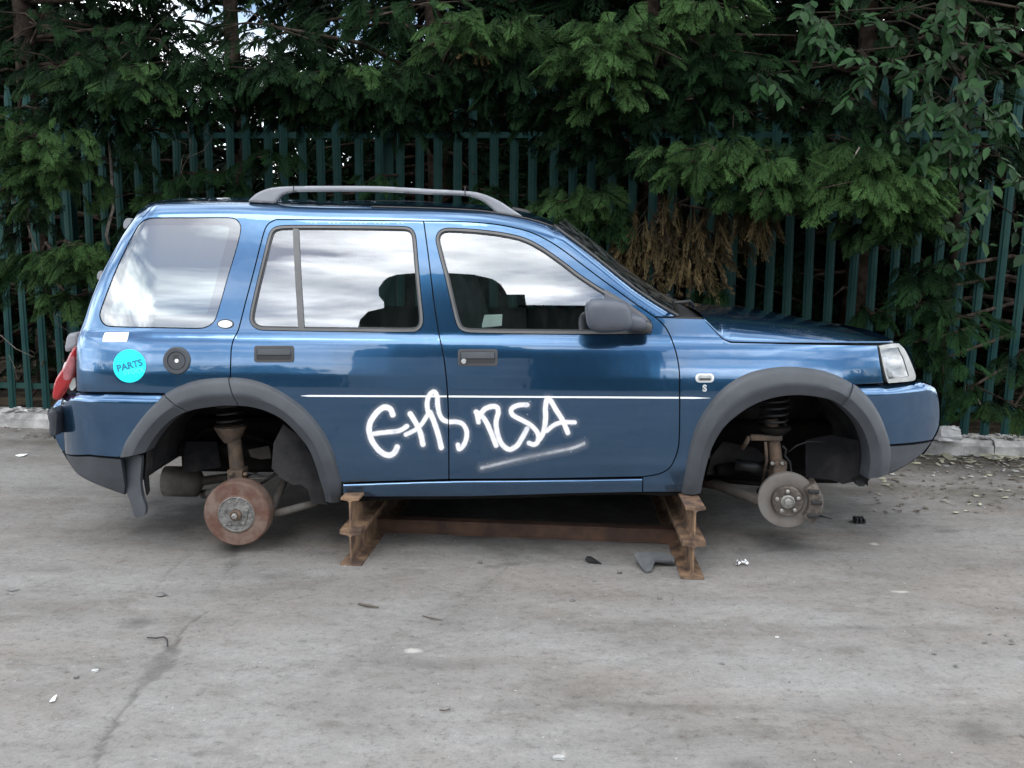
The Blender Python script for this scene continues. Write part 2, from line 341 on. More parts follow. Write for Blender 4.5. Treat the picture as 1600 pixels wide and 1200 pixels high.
me = tri_mesh(V, T, None, True)
for nm, a in (('crack', ck), ('stain_shade', stain_shade), ('soil', soil), ('pale', pale)):
    q = me.attributes.new(nm, 'FLOAT', 'POINT'); q.data.foreach_set('value', a.ravel().astype(np.float32))
def yard_mat():
    m = bpy.data.materials.new('worn_yard_concrete'); m.use_nodes = True; t = m.node_tree; p = t.nodes['Principled BSDF']; p.inputs['Roughness'].default_value = .88; p.inputs['Specular IOR Level'].default_value = .3
    c = t.nodes.new('ShaderNodeTexCoord')
    def noise(sc, stretch=(1, 1, 1), det=8, ro=.62):
        mp = t.nodes.new('ShaderNodeMapping'); mp.inputs['Scale'].default_value = stretch; t.links.new(c.outputs['Object'], mp.inputs[0])
        n = t.nodes.new('ShaderNodeTexNoise'); n.inputs['Scale'].default_value = sc; n.inputs['Detail'].default_value = det; n.inputs['Roughness'].default_value = ro; t.links.new(mp.outputs[0], n.inputs[0]); return n.outputs['Fac']
    def ramp(f, stops):
        r = t.nodes.new('ShaderNodeValToRGB'); e = r.color_ramp.elements
        while len(e) < len(stops): e.new(.5)
        for i, (pos, col) in enumerate(stops): e[i].position = pos; e[i].color = (*col, 1)
        t.links.new(f, r.inputs[0]); return r.outputs[0]
    def mix(a, b, f, mode='MIX'):
        x = t.nodes.new('ShaderNodeMix'); x.data_type = 'RGBA'; x.blend_type = mode
        if isinstance(f, float): x.inputs[0].default_value = f
        else: t.links.new(f, x.inputs[0])
        for s, v in ((6, a), (7, b)):
            if isinstance(v, tuple): x.inputs[s].default_value = (*v, 1)
            else: t.links.new(v, x.inputs[s])
        return x.outputs[2]
    def att(n):
        a = t.nodes.new('ShaderNodeAttribute'); a.attribute_name = n; return a.outputs['Fac']
    def math_(op, a, b):
        x = t.nodes.new('ShaderNodeMath'); x.operation = op; x.use_clamp = True
        for i, v in enumerate((a, b)):
            if isinstance(v, float): x.inputs[i].default_value = v
            else: t.links.new(v, x.inputs[i])
        return x.outputs[0]
    base = ramp(noise(1.3, (1, 1.6, 1)), [(.30, (.152, .143, .134)), (.48, (.200, .192, .182)), (.68, (.238, .231, .221))])
    brown = ramp(noise(.9, (.7, 1.8, 1)), [(.45, (1, 1, 1)), (.62, (.88, .83, .79))])
    base = mix(base, brown, 1.0, 'MULTIPLY')
    streak = ramp(noise(1.1, (.25, 3.2, 1)), [(.36, (.80, .79, .78)), (.52, (1, 1, 1)), (.7, (1.05, 1.05, 1.05))])
    base = mix(base, streak, .6, 'MULTIPLY')
    patch = ramp(noise(3.6, (.8, 1.4, 1), 10, .7), [(.34, (.76, .74, .72)), (.47, (1, 1, 1)), (.60, (1.0, 1.0, 1.0)), (.70, (1.14, 1.14, 1.14))])
    base = mix(base, patch, .9, 'MULTIPLY')
    lump = ramp(noise(13, (1, 1.25, 1), 12, .82), [(.36, (.66, .65, .64)), (.47, (1, 1, 1)), (.55, (1, 1, 1)), (.66, (1.25, 1.25, 1.25))])
    base = mix(base, lump, .85, 'MULTIPLY')
    fine = ramp(noise(28, (1, 1.3, 1), 10, .75), [(.30, (.50, .49, .48)), (.47, (1, 1, 1)), (.56, (1, 1, 1)), (.72, (1.35, 1.35, 1.35))])
    base = mix(base, fine, .95, 'MULTIPLY')
    grit = ramp(noise(95, (1, 1.2, 1), 5, .75), [(.30, (.45, .45, .45)), (.44, (1, 1, 1)), (.60, (1, 1, 1)), (.74, (1.7, 1.7, 1.7))])
    base = mix(base, grit, .8, 'MULTIPLY')
    def crisp(f, n, lo, hi):
        s = t.nodes.new('ShaderNodeMath'); s.operation = 'MULTIPLY_ADD'; t.links.new(n, s.inputs[0]); s.inputs[1].default_value = .9; t.links.new(f, s.inputs[2])
        r = t.nodes.new('ShaderNodeMapRange'); r.inputs['From Min'].default_value = .45 + lo; r.inputs['From Max'].default_value = .45 + hi; t.links.new(s.outputs[0], r.inputs['Value'])
        return math_('MULTIPLY', r.outputs[0], math_('MULTIPLY', f, 3.0))
    ns = noise(24, (1, 1, 1), 9, .7); ns2 = noise(9, (1, 1.5, 1), 8, .7)
    base = mix(base, (.048, .044, .041), math_('MULTIPLY', crisp(att('stain_shade'), ns2, .05, .75), .72))
    base = mix(base, (.058, .053, .049), math_('MULTIPLY', crisp(att('crack'), ns, .18, .75), .54))
    base = mix(base, ramp(noise(11), [(.35, (.045, .036, .027)), (.6, (.11, .097, .077)), (.75, (.25, .24, .20))]), math_('MULTIPLY', att('soil'), .85))
    base = mix(base, (.46, .45, .40), math_('MULTIPLY', crisp(att('pale'), noise(38, (1, 1, 1), 9, .75), .38, .8), .6))
    t.links.new(base, p.inputs['Base Color'])
    bp = t.nodes.new('ShaderNodeBump'); bp.inputs['Strength'].default_value = .55; bp.inputs['Distance'].default_value = .006
    t.links.new(noise(45, (1, 1, 1), 8, .7), bp.inputs['Height']); t.links.new(bp.outputs[0], p.inputs['Normal'])
    return m
yard = add('yard_ground', me, yard_mat()); tag(yard, kind='structure')

# --- fence line, kerb, soil behind
FA = Vector((-4.05, 3.35, 0)); FB = Vector((3.67, 2.65, 0)); FD = (FB - FA).normalized(); FN = Vector((FD.y, -FD.x, 0))   # FN points to the camera
if FN.y > 0: FN = -FN
def fpt(s, dn=0., z=0.): return FA + FD * s + FN * dn + Vector((0, 0, z))
LEN = (FB - FA).length
kroot = empty('concrete_kerb', fpt(LEN / 2)); tag(kroot, 'worn pale concrete kerb running along the foot of the green fence', 'kerb')
s = -3.2; kk = 0
while s < LEN + 3.2:
    l = .915; n = 46; prof = [(.18, -.02), (.18, .080), (.165, .102), (.14, .116), (.08, .121), (-.02, .125), (-.14, .12)]
    P = np.zeros((n, len(prof), 3))
    for i in range(n):
        a = s + .004 + (l - .008) * i / (n - 1)
        for j, (dn, z) in enumerate(prof):
            ch = .010 * (vnoise(np.array([a]), np.array([j * .7]), 9, kk)[0] - .5) + .022 * max(0, vnoise(np.array([a]), np.array([j * 1.]), 4, 50 + kk)[0] - .72) * -3 * (1 if j in (2, 3, 1) else .2)
            q = fpt(a, dn + ch, z + ch * .8); P[i, j] = q
    me = grid_mesh(P, False); b = bmesh.new(); b.from_mesh(me); b.verts.ensure_lookup_table(); m_ = len(prof)
    for r in (0, n - 1): b.faces.new([b.verts[r * m_ + j] for j in range(m_)])
    bmesh.ops.recalc_face_normals(b, faces=b.faces); b.to_mesh(me); b.free()
    add('kerb_stone', me, 'kerb', kroot); s += l; kk += 1
q = [fpt(-9, -.10, .118), fpt(LEN + 9, -.10, .118), fpt(LEN + 9, -30, .118), fpt(-9, -30, .118)]
so_ = add('soil_behind_fence', pyd(q, [(0, 1, 2, 3)]), 'soil'); tag(so_, kind='structure')

fence = empty('palisade_fence', fpt(LEN / 2, -.03, .12)); tag(fence, 'dark green steel palisade fence behind the blue car', 'fence')
def pale_mesh():
    sec = [(-.034, .0), (-.020, -.004), (-.014, -.013), (.014, -.013), (.020, -.004), (.034, 0.)]   # W section, ridge towards the camera
    h = 2.72; zs = [0, h - .10, h]; V = []; t = .003
    for zi, z in enumerate(zs):
        for (x, y) in sec: V.append((x * (1 if zi < 2 else .35), y, z))
    for zi, z in enumerate(zs):
        for (x, y) in sec: V.append((x * (1 if zi < 2 else .35), y + t, z))
    n = 6; Fc = []
    for o in (0, 18):
        for r in range(2):
            for i in range(5):
                q = (o + r * n + i, o + r * n + i + 1, o + (r + 1) * n + i + 1, o + (r + 1) * n + i); Fc.append(q if o == 0 else q[::-1])
    for r in range(2):
        for e in (0, 5): a = r * n + e; b = (r + 1) * n + e; q = (a, b, b + 18, a + 18); Fc.append(q if e == 0 else q[::-1])
    return pyd(V, Fc)
pmesh = pale_mesh(); pmesh.materials.append(MT['fence']); ang = math.atan2(FD.y, FD.x)
pitch = .155; i = 0; s = -2.6
while s < LEN + 2.6:
    o = bpy.data.objects.new('pale', pmesh); COL.objects.link(o); attach(o, fence)
    p = fpt(s, -.035, .10 + random.uniform(-.015, .015)); o.location = p
    lean = 0.
    if s > LEN - .55: lean = .035
    if random.random() < .12: lean += random.choice([-1, 1]) * .03
    o.rotation_euler = (random.gauss(0, .006), random.gauss(0, .006) + lean * .4, ang + random.gauss(0, .06)); s += pitch
for z in (.345, 2.44):
    a, b_ = fpt(-2.7, -.045, z), fpt(LEN + 2.7, -.045, z); u = FN * .045; w_ = Vector((0, 0, .045))
    V = [a, a - w_, a - w_ - u, a - u, b_, b_ - w_, b_ - w_ - u, b_ - u]
    V = []; 
    for e in (a, b_):
        V += [e, e - FN * .045, e - FN * .045 + Vector((0, 0, -.005)), e + Vector((0, 0, -.005)) - FN * .005, e + Vector((0, 0, -.045)) - FN * .005, e + Vector((0, 0, -.045))]
    Fc = [(i, (i + 1) % 6, 6 + (i + 1) % 6, 6 + i) for i in range(6)] + [(0, 1, 2, 3, 4, 5), (11, 10, 9, 8, 7, 6)]
    add('rail', pyd(V, Fc), 'fence', fence)
for s in (-2.45, .28, 3.03, 5.78, 8.53):
    a = fpt(s, -.10); v, f = join_np([box_vf(a.x - .05, a.x + .05, a.y - .004, a.y + .004, 0, 2.55), box_vf(a.x - .05, a.x + .05, a.y + .092, a.y + .1, 0, 2.55), box_vf(a.x - .003, a.x + .003, a.y, a.y + .1, 0, 2.55)])
    add('post', pyd(v, f), 'fence', fence)

# --- foliage templates (flat sprays of cypress, broad leaves)
def rhomb(a, b, w_):
    d = b - a; l = np.linalg.norm(d); n = np.array([-d[1], d[0], 0]) / max(l, 1e-9) * w_ / 2; m_ = a + d * .42
    return [a, m_ + n, b, m_ - n]
def frond(kind, seed):
    r = np.random.default_rng(seed); Q = []
    k = {'full': 12, 'mid': 8, 'lite': 6}[kind]
    ax = lambda t: np.array([t, .06 * math.sin(3 * t + seed), 0.])
    Q.append(rhomb(ax(0), ax(1.0), .035))
    for i in range(k):
        t = .06 + .86 * (i / (k - 1))
        for sd in (-1, 1):
            ln = (.46 * (1 - t) ** .75 + .07) * r.uniform(.8, 1.15); a = sd * R_(r.uniform(34, 50)); o = ax(t + (.02 if sd > 0 else 0)); e = o + np.array([math.cos(a), math.sin(a), 0]) * ln
            Q.append(rhomb(o, e, {'full': .022, 'mid': .06, 'lite': .12}[kind]))
            if kind != 'lite':
                ns = (4 if kind == 'full' else 2) if ln > .16 else 2
                for j in range(ns):
                    u = .25 + .6 * j / max(1, ns - 1); oo = o + (e - o) * u
                    for s2 in ((-1, 1) if kind == 'full' else (1 if j % 2 else -1,)):
                        aa = a + s2 * R_(r.uniform(28, 45)); l2 = ln * (.42 - .22 * u) + .035
                        Q.append(rhomb(oo, oo + np.array([math.cos(aa), math.sin(aa), 0]) * l2, .022 if kind == 'full' else .050))
    V = np.array(Q).reshape(-1, 3); rr2 = V[:, 0] ** 2 + 1.6 * V[:, 1] ** 2
    V[:, 2] = -.40 * rr2 + .05 * np.sin(V[:, 1] * 9 + seed) + r.normal(0, .012, len(V))
    n = len(Q); b = np.arange(n)[:, None] * 4
    T = np.concatenate([b + np.array([[0, 1, 2]]), b + np.array([[0, 2, 3]])])
    tn = np.clip(V[:, 0], 0, 1)      # paler towards the tip: young growth, and light painted into the colour
    return V, T, tn
FT = {k: [frond(k, s) for s in range(4)] for k in ('full', 'mid', 'lite')}
def wisp(seed):
    r = np.random.default_rng(seed); Q = [rhomb(np.zeros(3), np.array([1., 0, 0]), .022)]
    for i in range(14):
        t = .05 + .85 * i / 13; a = (1 if i % 2 else -1) * R_(r.uniform(10, 26)); o = np.array([t, .02 * math.sin(6 * t), 0]); l = r.uniform(.18, .42) * (1.15 - t); e = o + np.array([math.cos(a), math.sin(a), 0]) * l; Q.append(rhomb(o, e, .020))
        for u in (.35, .6, .8):
            oo = o + (e - o) * u; aa = a + r.choice([-1, 1]) * R_(r.uniform(12, 30)); Q.append(rhomb(oo, oo + np.array([math.cos(aa), math.sin(aa), 0]) * l * .4, .020))
    V = np.array(Q).reshape(-1, 3); V[:, 2] = .05 * np.sin(V[:, 0] * 7 + seed) + r.normal(0, .02, len(V)); b = np.arange(len(Q))[:, None] * 4
    return V, np.concatenate([b + np.array([[0, 1, 2]]), b + np.array([[0, 2, 3]])]), np.clip(V[:, 0], 0, 1)
FT['dead'] = [wisp(s) for s in range(4)]
def leafblade():
    V = [(0, 0, 0), (.3, .22, .04), (.3, 0, 0), (.3, -.22, .04), (.68, .20, .02), (.68, 0, -.03), (.68, -.20, .02), (1, 0, -.09)]
    T = [(0, 2, 1), (0, 3, 2), (1, 2, 5), (1, 5, 4), (2, 3, 6), (2, 6, 5), (4, 5, 7), (5, 6, 7)]
    V = np.array(V, float); return V, np.array(T), np.full(8, .5)
LB = leafblade()
def scatter(tmpls, pos, dirs, size, tint, roll=None, seed=1):
    """place templates: x axis along dirs, flat side up"""
    r = np.random.default_rng(seed); VV = []; TT = []; CC = []; k = 0
    pick = r.integers(0, len(tmpls), len(pos))
    d = dirs / np.linalg.norm(dirs, axis=1, keepdims=True); up = np.tile([0, 0, 1.], (len(pos), 1)) + r.normal(0, .5, (len(pos), 3))
    y = np.cross(up, d); y /= np.maximum(np.linalg.norm(y, axis=1, keepdims=True), 1e-6); z = np.cross(d, y)
    for t, (V, T, tn) in enumerate(tmpls):
        s_ = np.where(pick == t)[0]
        if not len(s_): continue
        P = pos[s_, None, :] + size[s_, None, None] * (V[None, :, 0:1] * d[s_, None, :] + V[None, :, 1:2] * y[s_, None, :] + V[None, :, 2:3] * z[s_, None, :])
        VV.append(P.reshape(-1, 3)); n = len(V); TT.append((T[None] + (np.arange(len(s_)) * n)[:, None, None]).reshape(-1, 3) + k); k += n * len(s_)
        CC.append(np.clip(tint[s_, None] + .60 * (tn[None] - .45), 0, 1).ravel())
    return np.concatenate(VV), np.concatenate(TT), np.concatenate(CC)

# --- conifers behind the fence; the trunk, a crown of sprays, and the boughs that reach through and over the fence
TREES = []
def conifer(x, y, h, rad, seed, label, nfr, zlow=.15, thin=1.):
    r = np.random.default_rng(seed); root = empty('conifer_tree', (x, y, .118)); tag(root, label, 'conifer', 'conifers growing behind the fence')
    tp_ = [(x + .04 * math.sin(i), y + .05 * math.cos(i * 1.3), .1 + h * i / 8) for i in range(9)]
    tube('trunk', tp_, [.13 * (1 - .85 * i / 8) for i in range(9)], 'bark', root, 10)
    P = []; D = []; SZ = []; TI = []; stems = []
    nb = nfr // 9
    for b in range(nb):
        z = zlow + (h - zlow) * r.random() ** 1.25; a = r.uniform(0, 2 * math.pi); R0 = rad * (1 - (z / h) ** 2.2 * .75) * r.uniform(.55, 1.08) * (1.75 if (z > 3.7 and math.sin(a) < -.2) else 1.)  # high sprays on the near side lengthened as an unseen shading canopy
        up_ = r.uniform(-.12, .30); dirv = np.array([math.cos(a), math.sin(a), up_])
        b0 = np.array([x, y, z]); tip = b0 + dirv * R0; tip[2] -= .10 * R0 * R0
        if b % 2 == 0: stems.append([b0, b0 + (tip - b0) * .5 + [0, 0, .05], tip])
        for j in range(9):
            u = r.uniform(.35, 1.03); q = b0 + dirv * R0 * u; q[2] -= .10 * (R0 * u) ** 2; q += r.normal(0, .10, 3)
            dd = dirv * .9 + np.array([*r.normal(0, .55, 2), -.35 + r.normal(0, .2)])
            P.append(q); D.append(dd); SZ.append(r.uniform(.20, .38)); TI.append(np.clip((.05 + .30 * u * r.random() + .10 * r.random()) * (1. if z > 2.6 else .35), 0, 1))  # low sprays tinted darker, painting in the shade behind the fence
    P = np.array(P); D = np.array(D); SZ = np.array(SZ); TI = np.array(TI)
    keep = (P[:, 2] > .15)
    # crowns stop behind the fence; unseen high overhang added to shade below
    dn = (P[:, :2] - np.array(FA.xy)[None]) @ np.array(FN.xy); keep &= (dn < -.75) | (P[:, 2] > 3.9)
    keep &= dn < 1.7
    P, D, SZ, TI = P[keep], D[keep], SZ[keep], TI[keep]
    near_ = (P[:, 2] < 4.2) & (y < 5.2)
    parts = []
    k = 0; VV = []; TT = []; CC = []
    for msk, kind in ((near_, 'mid'), (~near_, 'lite')):
        if msk.sum():
            v, t_, c = scatter(FT[kind], P[msk], D[msk], SZ[msk] * (1 if kind == 'mid' else 1.25), TI[msk], seed=seed); VV.append(v); TT.append(t_ + k); CC.append(c); k += len(v)
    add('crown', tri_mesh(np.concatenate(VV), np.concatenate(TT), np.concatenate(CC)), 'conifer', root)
    V, Fc = join_np([tube_vf(s_, [.022, .014, .005], 5) for s_ in stems]); bo = add('boughs', pyd(V, Fc, True), 'bark', root); bo['kind'] = 'stuff'
    TREES.append(root); return root
c1 = conifer(-4.6, 4.55, 7.5, 1.75, 11, 'leftmost dark conifer standing behind the fence beyond the rear of the car', 2300)
c2 = conifer(-2.75, 4.9, 7.0, 1.35, 12, 'conifer behind the fence above the rear side window, sky showing through it', 560)
c3 = conifer(-.75, 4.5, 7.8, 1.6, 13, 'tall conifer behind the fence above the roof rail', 2100)
c4 = conifer(1.25, 4.3, 7.4, 1.7, 14, 'dense conifer behind the fence above the windscreen, with browned fronds hanging', 2500)
c5 = conifer(3.1, 4.0, 7.6, 1.7, 15, 'conifer behind the fence above the bonnet, with a long level bough', 2500)
c6 = conifer(5.0, 3.9, 7.2, 1.7, 16, 'rightmost conifer behind the fence, beyond the front bumper', 1900)
# a second row, farther off, closes the view
back = [(-8.3, 7.6), (1.0, 7.2), (3.3, 6.9), (5.8, 6.6), (-.9, 7.4), (-6.3, 8.4), (.2, 9.6), (2.4, 9.2), (4.8, 9.0)]
for i, (x, y) in enumerate(back):
    conifer(x, y, 7.0 + (i % 3) * .6, 1.9, 30 + i, ['farther conifer seen at the left edge behind the front row', 'farther conifer seen between the trunks above the front door', 'farther conifer seen behind the level bough over the bonnet', 'farther conifer at the right edge behind the broad leaved tree', 'farther conifer seen in the gap above the roof rail', 'farther conifer seen through the fence above the tail light', 'distant conifer deep behind the roof rail', 'distant conifer deep behind the windscreen', 'distant conifer deep behind the headlight', 'distant conifer deep behind the rear door'][i], 1900, thin=1)

def thicket(name, n, xr, yr, hfun, size, label, seed, open_=False, mt='conifer'):
    r = np.random.default_rng(seed); x = r.uniform(*xr, n); y = r.uniform(*yr, n); z = .1 + r.random(n) * hfun(x, r)
    P = np.stack([x, y, z], 1); keep = np.ones(n, bool)
    if open_:
        # natural openings between the far crowns (x, height, half width, half height, how open)
        for (x0, z0, rx, rz, p) in [(-5.3, 4.55, 1.95, 1.15, .90), (-4.2, 4.1, 1.0, 1.35, .88), (-2.15, 4.8, .8, .7, .85), (-2.35, 3.45, .6, .5, .75)]:
            keep &= ~((((x - x0) / rx) ** 2 + ((z - z0) / rz) ** 2 < 1) & (r.random(n) < p))
    P = P[keep]; D = np.stack([r.normal(0, .7, len(P)), np.sign(-yr[0]) * .5 + r.normal(0, .6, len(P)), -.3 + r.normal(0, .4, len(P))], 1)
    v, t_, cc = scatter(FT['lite'], P, D, r.uniform(*size, len(P)), r.uniform(0, .25, len(P)), seed=seed)
    o = add(name, tri_mesh(v, t_, cc), mt); tag(o, label, 'thicket', kind='stuff'); return o
thicket('far_thicket', 9000, (-11, 11), (8.5, 11.5), lambda x, r: 5.6 + 1.2 * np.sin(x * 1.3), (.5, .95), 'dark wooded thicket closing the view far behind the fence', 70, True)
def bough(tree, mass, base, name='bough', mt='conifer2', kind='full', n=40, size=(.11, .23), tint=(.25, .8), seed=0, droop=-.45, spread=1., out=None):
    """a bough: stem from the trunk side to the mass and sprays along it. mass = (px, py, Y, half width m, half height m, half depth m)"""
    r = np.random.default_rng(seed); px, py, Y_, hw, hh, hd = mass; c = np.array(at(px, py, Y_)); b0 = np.array(base)
    P = []; D = []; SZ = []; TI = []; n = int(n * (1.35 if mt == 'conifer2' else .75 if mt == 'conifer' else 1.6))
    for i in range(n):
        u = r.normal(0, .5, 3).clip(-1, 1); q = c + u * [hw, hd, hh]; q[2] -= .25 * (u[0] ** 2) * hh
        dv = np.array([u[0] * 1.1 + r.normal(0, .35), -.75 + r.normal(0, .35), droop + r.normal(0, .18)]); 
        if out is not None: dv = dv * .55 + np.array(out)
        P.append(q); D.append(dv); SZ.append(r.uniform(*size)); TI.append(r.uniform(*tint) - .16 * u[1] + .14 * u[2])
    v, t_, cc = scatter(FT[kind], np.array(P), np.array(D), np.array(SZ), np.clip(np.array(TI), 0, 1), seed=seed + 5)
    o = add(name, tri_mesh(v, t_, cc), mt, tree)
    mid = (c + b0) / 2 + [0, 0, .12]; parts = [tube_vf([b0, mid, c], [.026, .018, .008], 6)]
    for i in range(0, n, 7): parts.append(tube_vf([c + (P[i] - c) * -.1, (c + P[i]) / 2 + [0, 0, .02], P[i] + D[i] * .08], [.007, .005, .003], 5))
    V, Fc = join_np(parts); add('stem', pyd(V, Fc, True), 'bark', o)
    return o
def B(tree, px, py, Y_, hw, hh, hd=.25, n=40, seed=0, **k):
    x, y, _ = tree.location; return bough(tree, (px, py, Y_, hw, hh, hd), (x, y, max(.6, at(px, py, Y_).z - .05)), n=n, seed=seed, **k)
# dark boughs drooping over the tops of the pales
for i_, (px_, py_) in enumerate([(100, 110), (160, 150), (250, 130), (330, 120), (400, 95), (450, 125), (520, 120), (590, 140), (660, 130), (730, 120), (800, 130), (860, 105), (900, 170), (960, 190), (1040, 170), (1100, 150), (1180, 130), (1240, 170), (1300, 150), (1360, 180), (1420, 240), (1530, 230)]):
    tr_ = [c1, c2, c3, c4, c5, c6][int(np.argmin([abs(t.location.x - at(px_, py_, 2.5).x) for t in (c1, c2, c3, c4, c5, c6)]))]
    B(tr_, px_, py_, 2.35, .34, .14, n=40, seed=400 + i_, mt='conifer', tint=(0, .24), size=(.14, .26))
    if px_ < 1000: B(tr_, px_ + 30, py_ + 45, 2.5, .30, .10, n=26, seed=440 + i_, mt='conifer', tint=(0, .15), size=(.14, .24))
# left
B(c1, 50, 215, 2.2, .36, .22, n=60, seed=101); B(c1, 60, 275, 2.3, .40, .18, n=50, seed=102, tint=(.1, .55)); B(c1, 165, 115, 2.4, .45, .12, n=42, seed=103, tint=(.1, .5)); B(c1, 230, 60, 2.6, .5, .2, n=40, seed=104, mt='conifer', tint=(.1, .6))
B(c1, 30, 170, 2.5, .35, .2, n=40, seed=105, mt='conifer'); B(c1, 90, 400, 2.3, .42, .09, n=42, seed=106, tint=(.15, .6)); B(c1, 150, 395, 2.2, .20, .10, n=24, seed=107); B(c1, 110, 465, 2.3, .30, .06, n=26, seed=108, tint=(.1, .5)); B(c1, 20, 425, 2.4, .3, .12, n=26, seed=109, mt='conifer')
B(c1, 60, 40, 2.5, .6, .25, n=50, seed=110, mt='conifer', tint=(0, .45)); B(c1, 30, 330, 2.6, .3, .25, n=30, seed=111, mt='conifer', tint=(0, .4))
B(c2, 210, 140, 2.3, .22, .10, n=26, seed=121, tint=(.1, .5)); B(c2, 300, 100, 2.5, .45, .12, n=40, seed=122, mt='conifer', tint=(.2, .8)); B(c2, 170, 250, 2.9, .35, .15, n=22, seed=123, mt='conifer', tint=(.1, .6)); B(c2, 290, 270, 2.75, .25, .10, n=18, seed=124, mt='conifer', tint=(.3, .9)); B(c2, 240, 305, 2.75, .2, .08, n=16, seed=125, tint=(.1, .5))
B(c2, 420, 245, 2.75, .20, .06, n=14, seed=126, mt='conifer', tint=(.4, 1)); B(c2, 380, 275, 2.75, .22, .07, n=14, seed=127, mt='conifer', tint=(.3, .9)); B(c2, 210, 350, 2.7, .2, .08, n=14, seed=128, mt='conifer', tint=(.3, .8))
# middle
B(c3, 500, 150, 2.5, .30, .12, n=34, seed=131, tint=(.05, .45)); B(c3, 560, 110, 2.3, .34, .06, n=26, seed=132); B(c3, 720, 50, 2.1, .24, .14, n=44, seed=133, tint=(.2, .7)); B(c3, 640, 120, 2.4, .4, .1, n=30, seed=134, mt='conifer', tint=(.1, .6)); B(c3, 610, 20, 2.4, .5, .12, n=40, seed=135, mt='conifer', tint=(.2, .7))
B(c3, 800, 45, 2.2, .22, .08, n=26, seed=136, tint=(.15, .6)); B(c3, 600, 275, 2.7, .20, .06, n=12, seed=137, mt='conifer', tint=(.5, 1)); B(c3, 780, 300, 2.7, .22, .12, n=18, seed=138, mt='conifer', tint=(.2, .7)); B(c3, 420, 40, 2.6, .6, .25, n=40, seed=139, mt='conifer', tint=(0, .4))
B(c3, 745, 62, 2.1, .05, .06, hd=.06, n=8, seed=140, mt='dead', kind='dead', size=(.12, .20), tint=(.5, .9), droop=-1.1)
B(c4, 960, 50, 2.0, .32, .16, n=62, seed=141, tint=(.2, .75)); B(c4, 930, 85, 2.0, .24, .10, n=36, seed=142, tint=(.3, .8)); B(c4, 950, 140, 2.05, .26, .09, n=44, seed=143, tint=(.2, .65)); B(c4, 1090, 10, 2.0, .30, .12, n=40, seed=144, tint=(.2, .8)); B(c4, 900, 320, 2.3, .28, .16, n=56, seed=145, tint=(.1, .55)); B(c4, 970, 345, 2.3, .30, .14, n=36, seed=146, mt='conifer', tint=(.2, .7)); B(c4, 1110, 90, 2.2, .3, .2, n=40, seed=147, mt='conifer', tint=(.1, .6)); B(c4, 1030, 120, 2.3, .35, .25, n=40, seed=148, mt='conifer', tint=(0, .5)); B(c4, 860, 150, 2.5, .4, .3, n=50, seed=149, mt='conifer', tint=(0, .4)); B(c4, 1110, 455, 2.3, .12, .06, n=14, seed=150, mt='conifer', tint=(.3, .9))
# browned fronds hanging over the fence
for i, (px, py, hw, hh, n) in enumerate([(1030, 345, .34, .22, 40), (1080, 365, .18, .20, 30), (990, 385, .16, .14, 18), (1180, 315, .14, .10, 14), (1130, 330, .22, .12, 16)]):
    B(c4, px, py, 2.15, hw, hh, hd=.12, n=n, seed=160 + i, mt='dead', kind='dead', size=(.20, .36), tint=(0, .40), droop=-2.6, name='dead_bough')
B(c4, 1075, 405, 2.1, .10, .05, hd=.06, n=12, seed=166, mt='dead', kind='dead', size=(.16, .26), tint=(.55, 1), droop=-3, name='dead_bough'); B(c5, 1188, 340, 2.1, .03, .05, hd=.04, n=7, seed=167, mt='dead', kind='dead', size=(.16, .24), tint=(.7, 1), droop=-3, name='dead_bough')
# right
B(c5, 1120, 235, 1.95, .42, .07, n=60, seed=171, tint=(.15, .6)); B(c5, 1090, 260, 1.9, .26, .06, n=36, seed=172, tint=(.25, .75)); B(c5, 1200, 258, 1.9, .22, .05, n=34, seed=173, tint=(.3, .8)); B(c5, 1205, 295, 1.9, .26, .04, n=36, seed=174, tint=(.25, .7)); B(c5, 1370, 290, 1.8, .38, .15, n=90, seed=175, tint=(.3, .85)); B(c5, 1350, 240, 1.9, .26, .10, n=40, seed=176, tint=(.15, .55)); B(c5, 1400, 320, 1.85, .2, .08, n=30, seed=177, tint=(.3, .8)); B(c5, 1280, 215, 2.1, .35, .06, n=36, seed=178, mt='conifer', tint=(.2, .8)); B(c5, 1370, 345, 1.95, .26, .07, n=28, seed=179, tint=(0, .4)); B(c5, 1150, 160, 2.3, .4, .2, n=40, seed=180, mt='conifer', tint=(0, .45))
B(c6, 1440, 455, 2.05, .16, .12, n=26, seed=181, mt='conifer', tint=(.2, .7)); B(c6, 1470, 505, 2.0, .20, .12, n=34, seed=182, mt='conifer', tint=(.3, .9)); B(c6, 1360, 490, 2.1, .13, .07, n=16, seed=183, mt='conifer', tint=(.2, .6)); B(c6, 1475, 560, 2.0, .12, .05, n=14, seed=184, mt='conifer', tint=(.4, 1)); B(c6, 1430, 535, 2.05, .10, .04, n=10, seed=185, mt='conifer', tint=(.2, .8)); B(c6, 1510, 610, 2.05, .08, .08, n=12, seed=186, mt='conifer', tint=(.3, .8)); B(c6, 1585, 635, 1.95, .14, .05, n=18, seed=187, tint=(.2, .6)); B(c6, 1460, 420, 2.1, .2, .1, n=24, seed=188, mt='conifer', tint=(0, .5)); B(c6, 1590, 555, 2.0, .1, .08, n=12, seed=189, mt='conifer', tint=(.2, .7)); B(c6, 1440, 60, 2.3, .6, .3, n=50, seed=190, mt='conifer', tint=(0, .4))

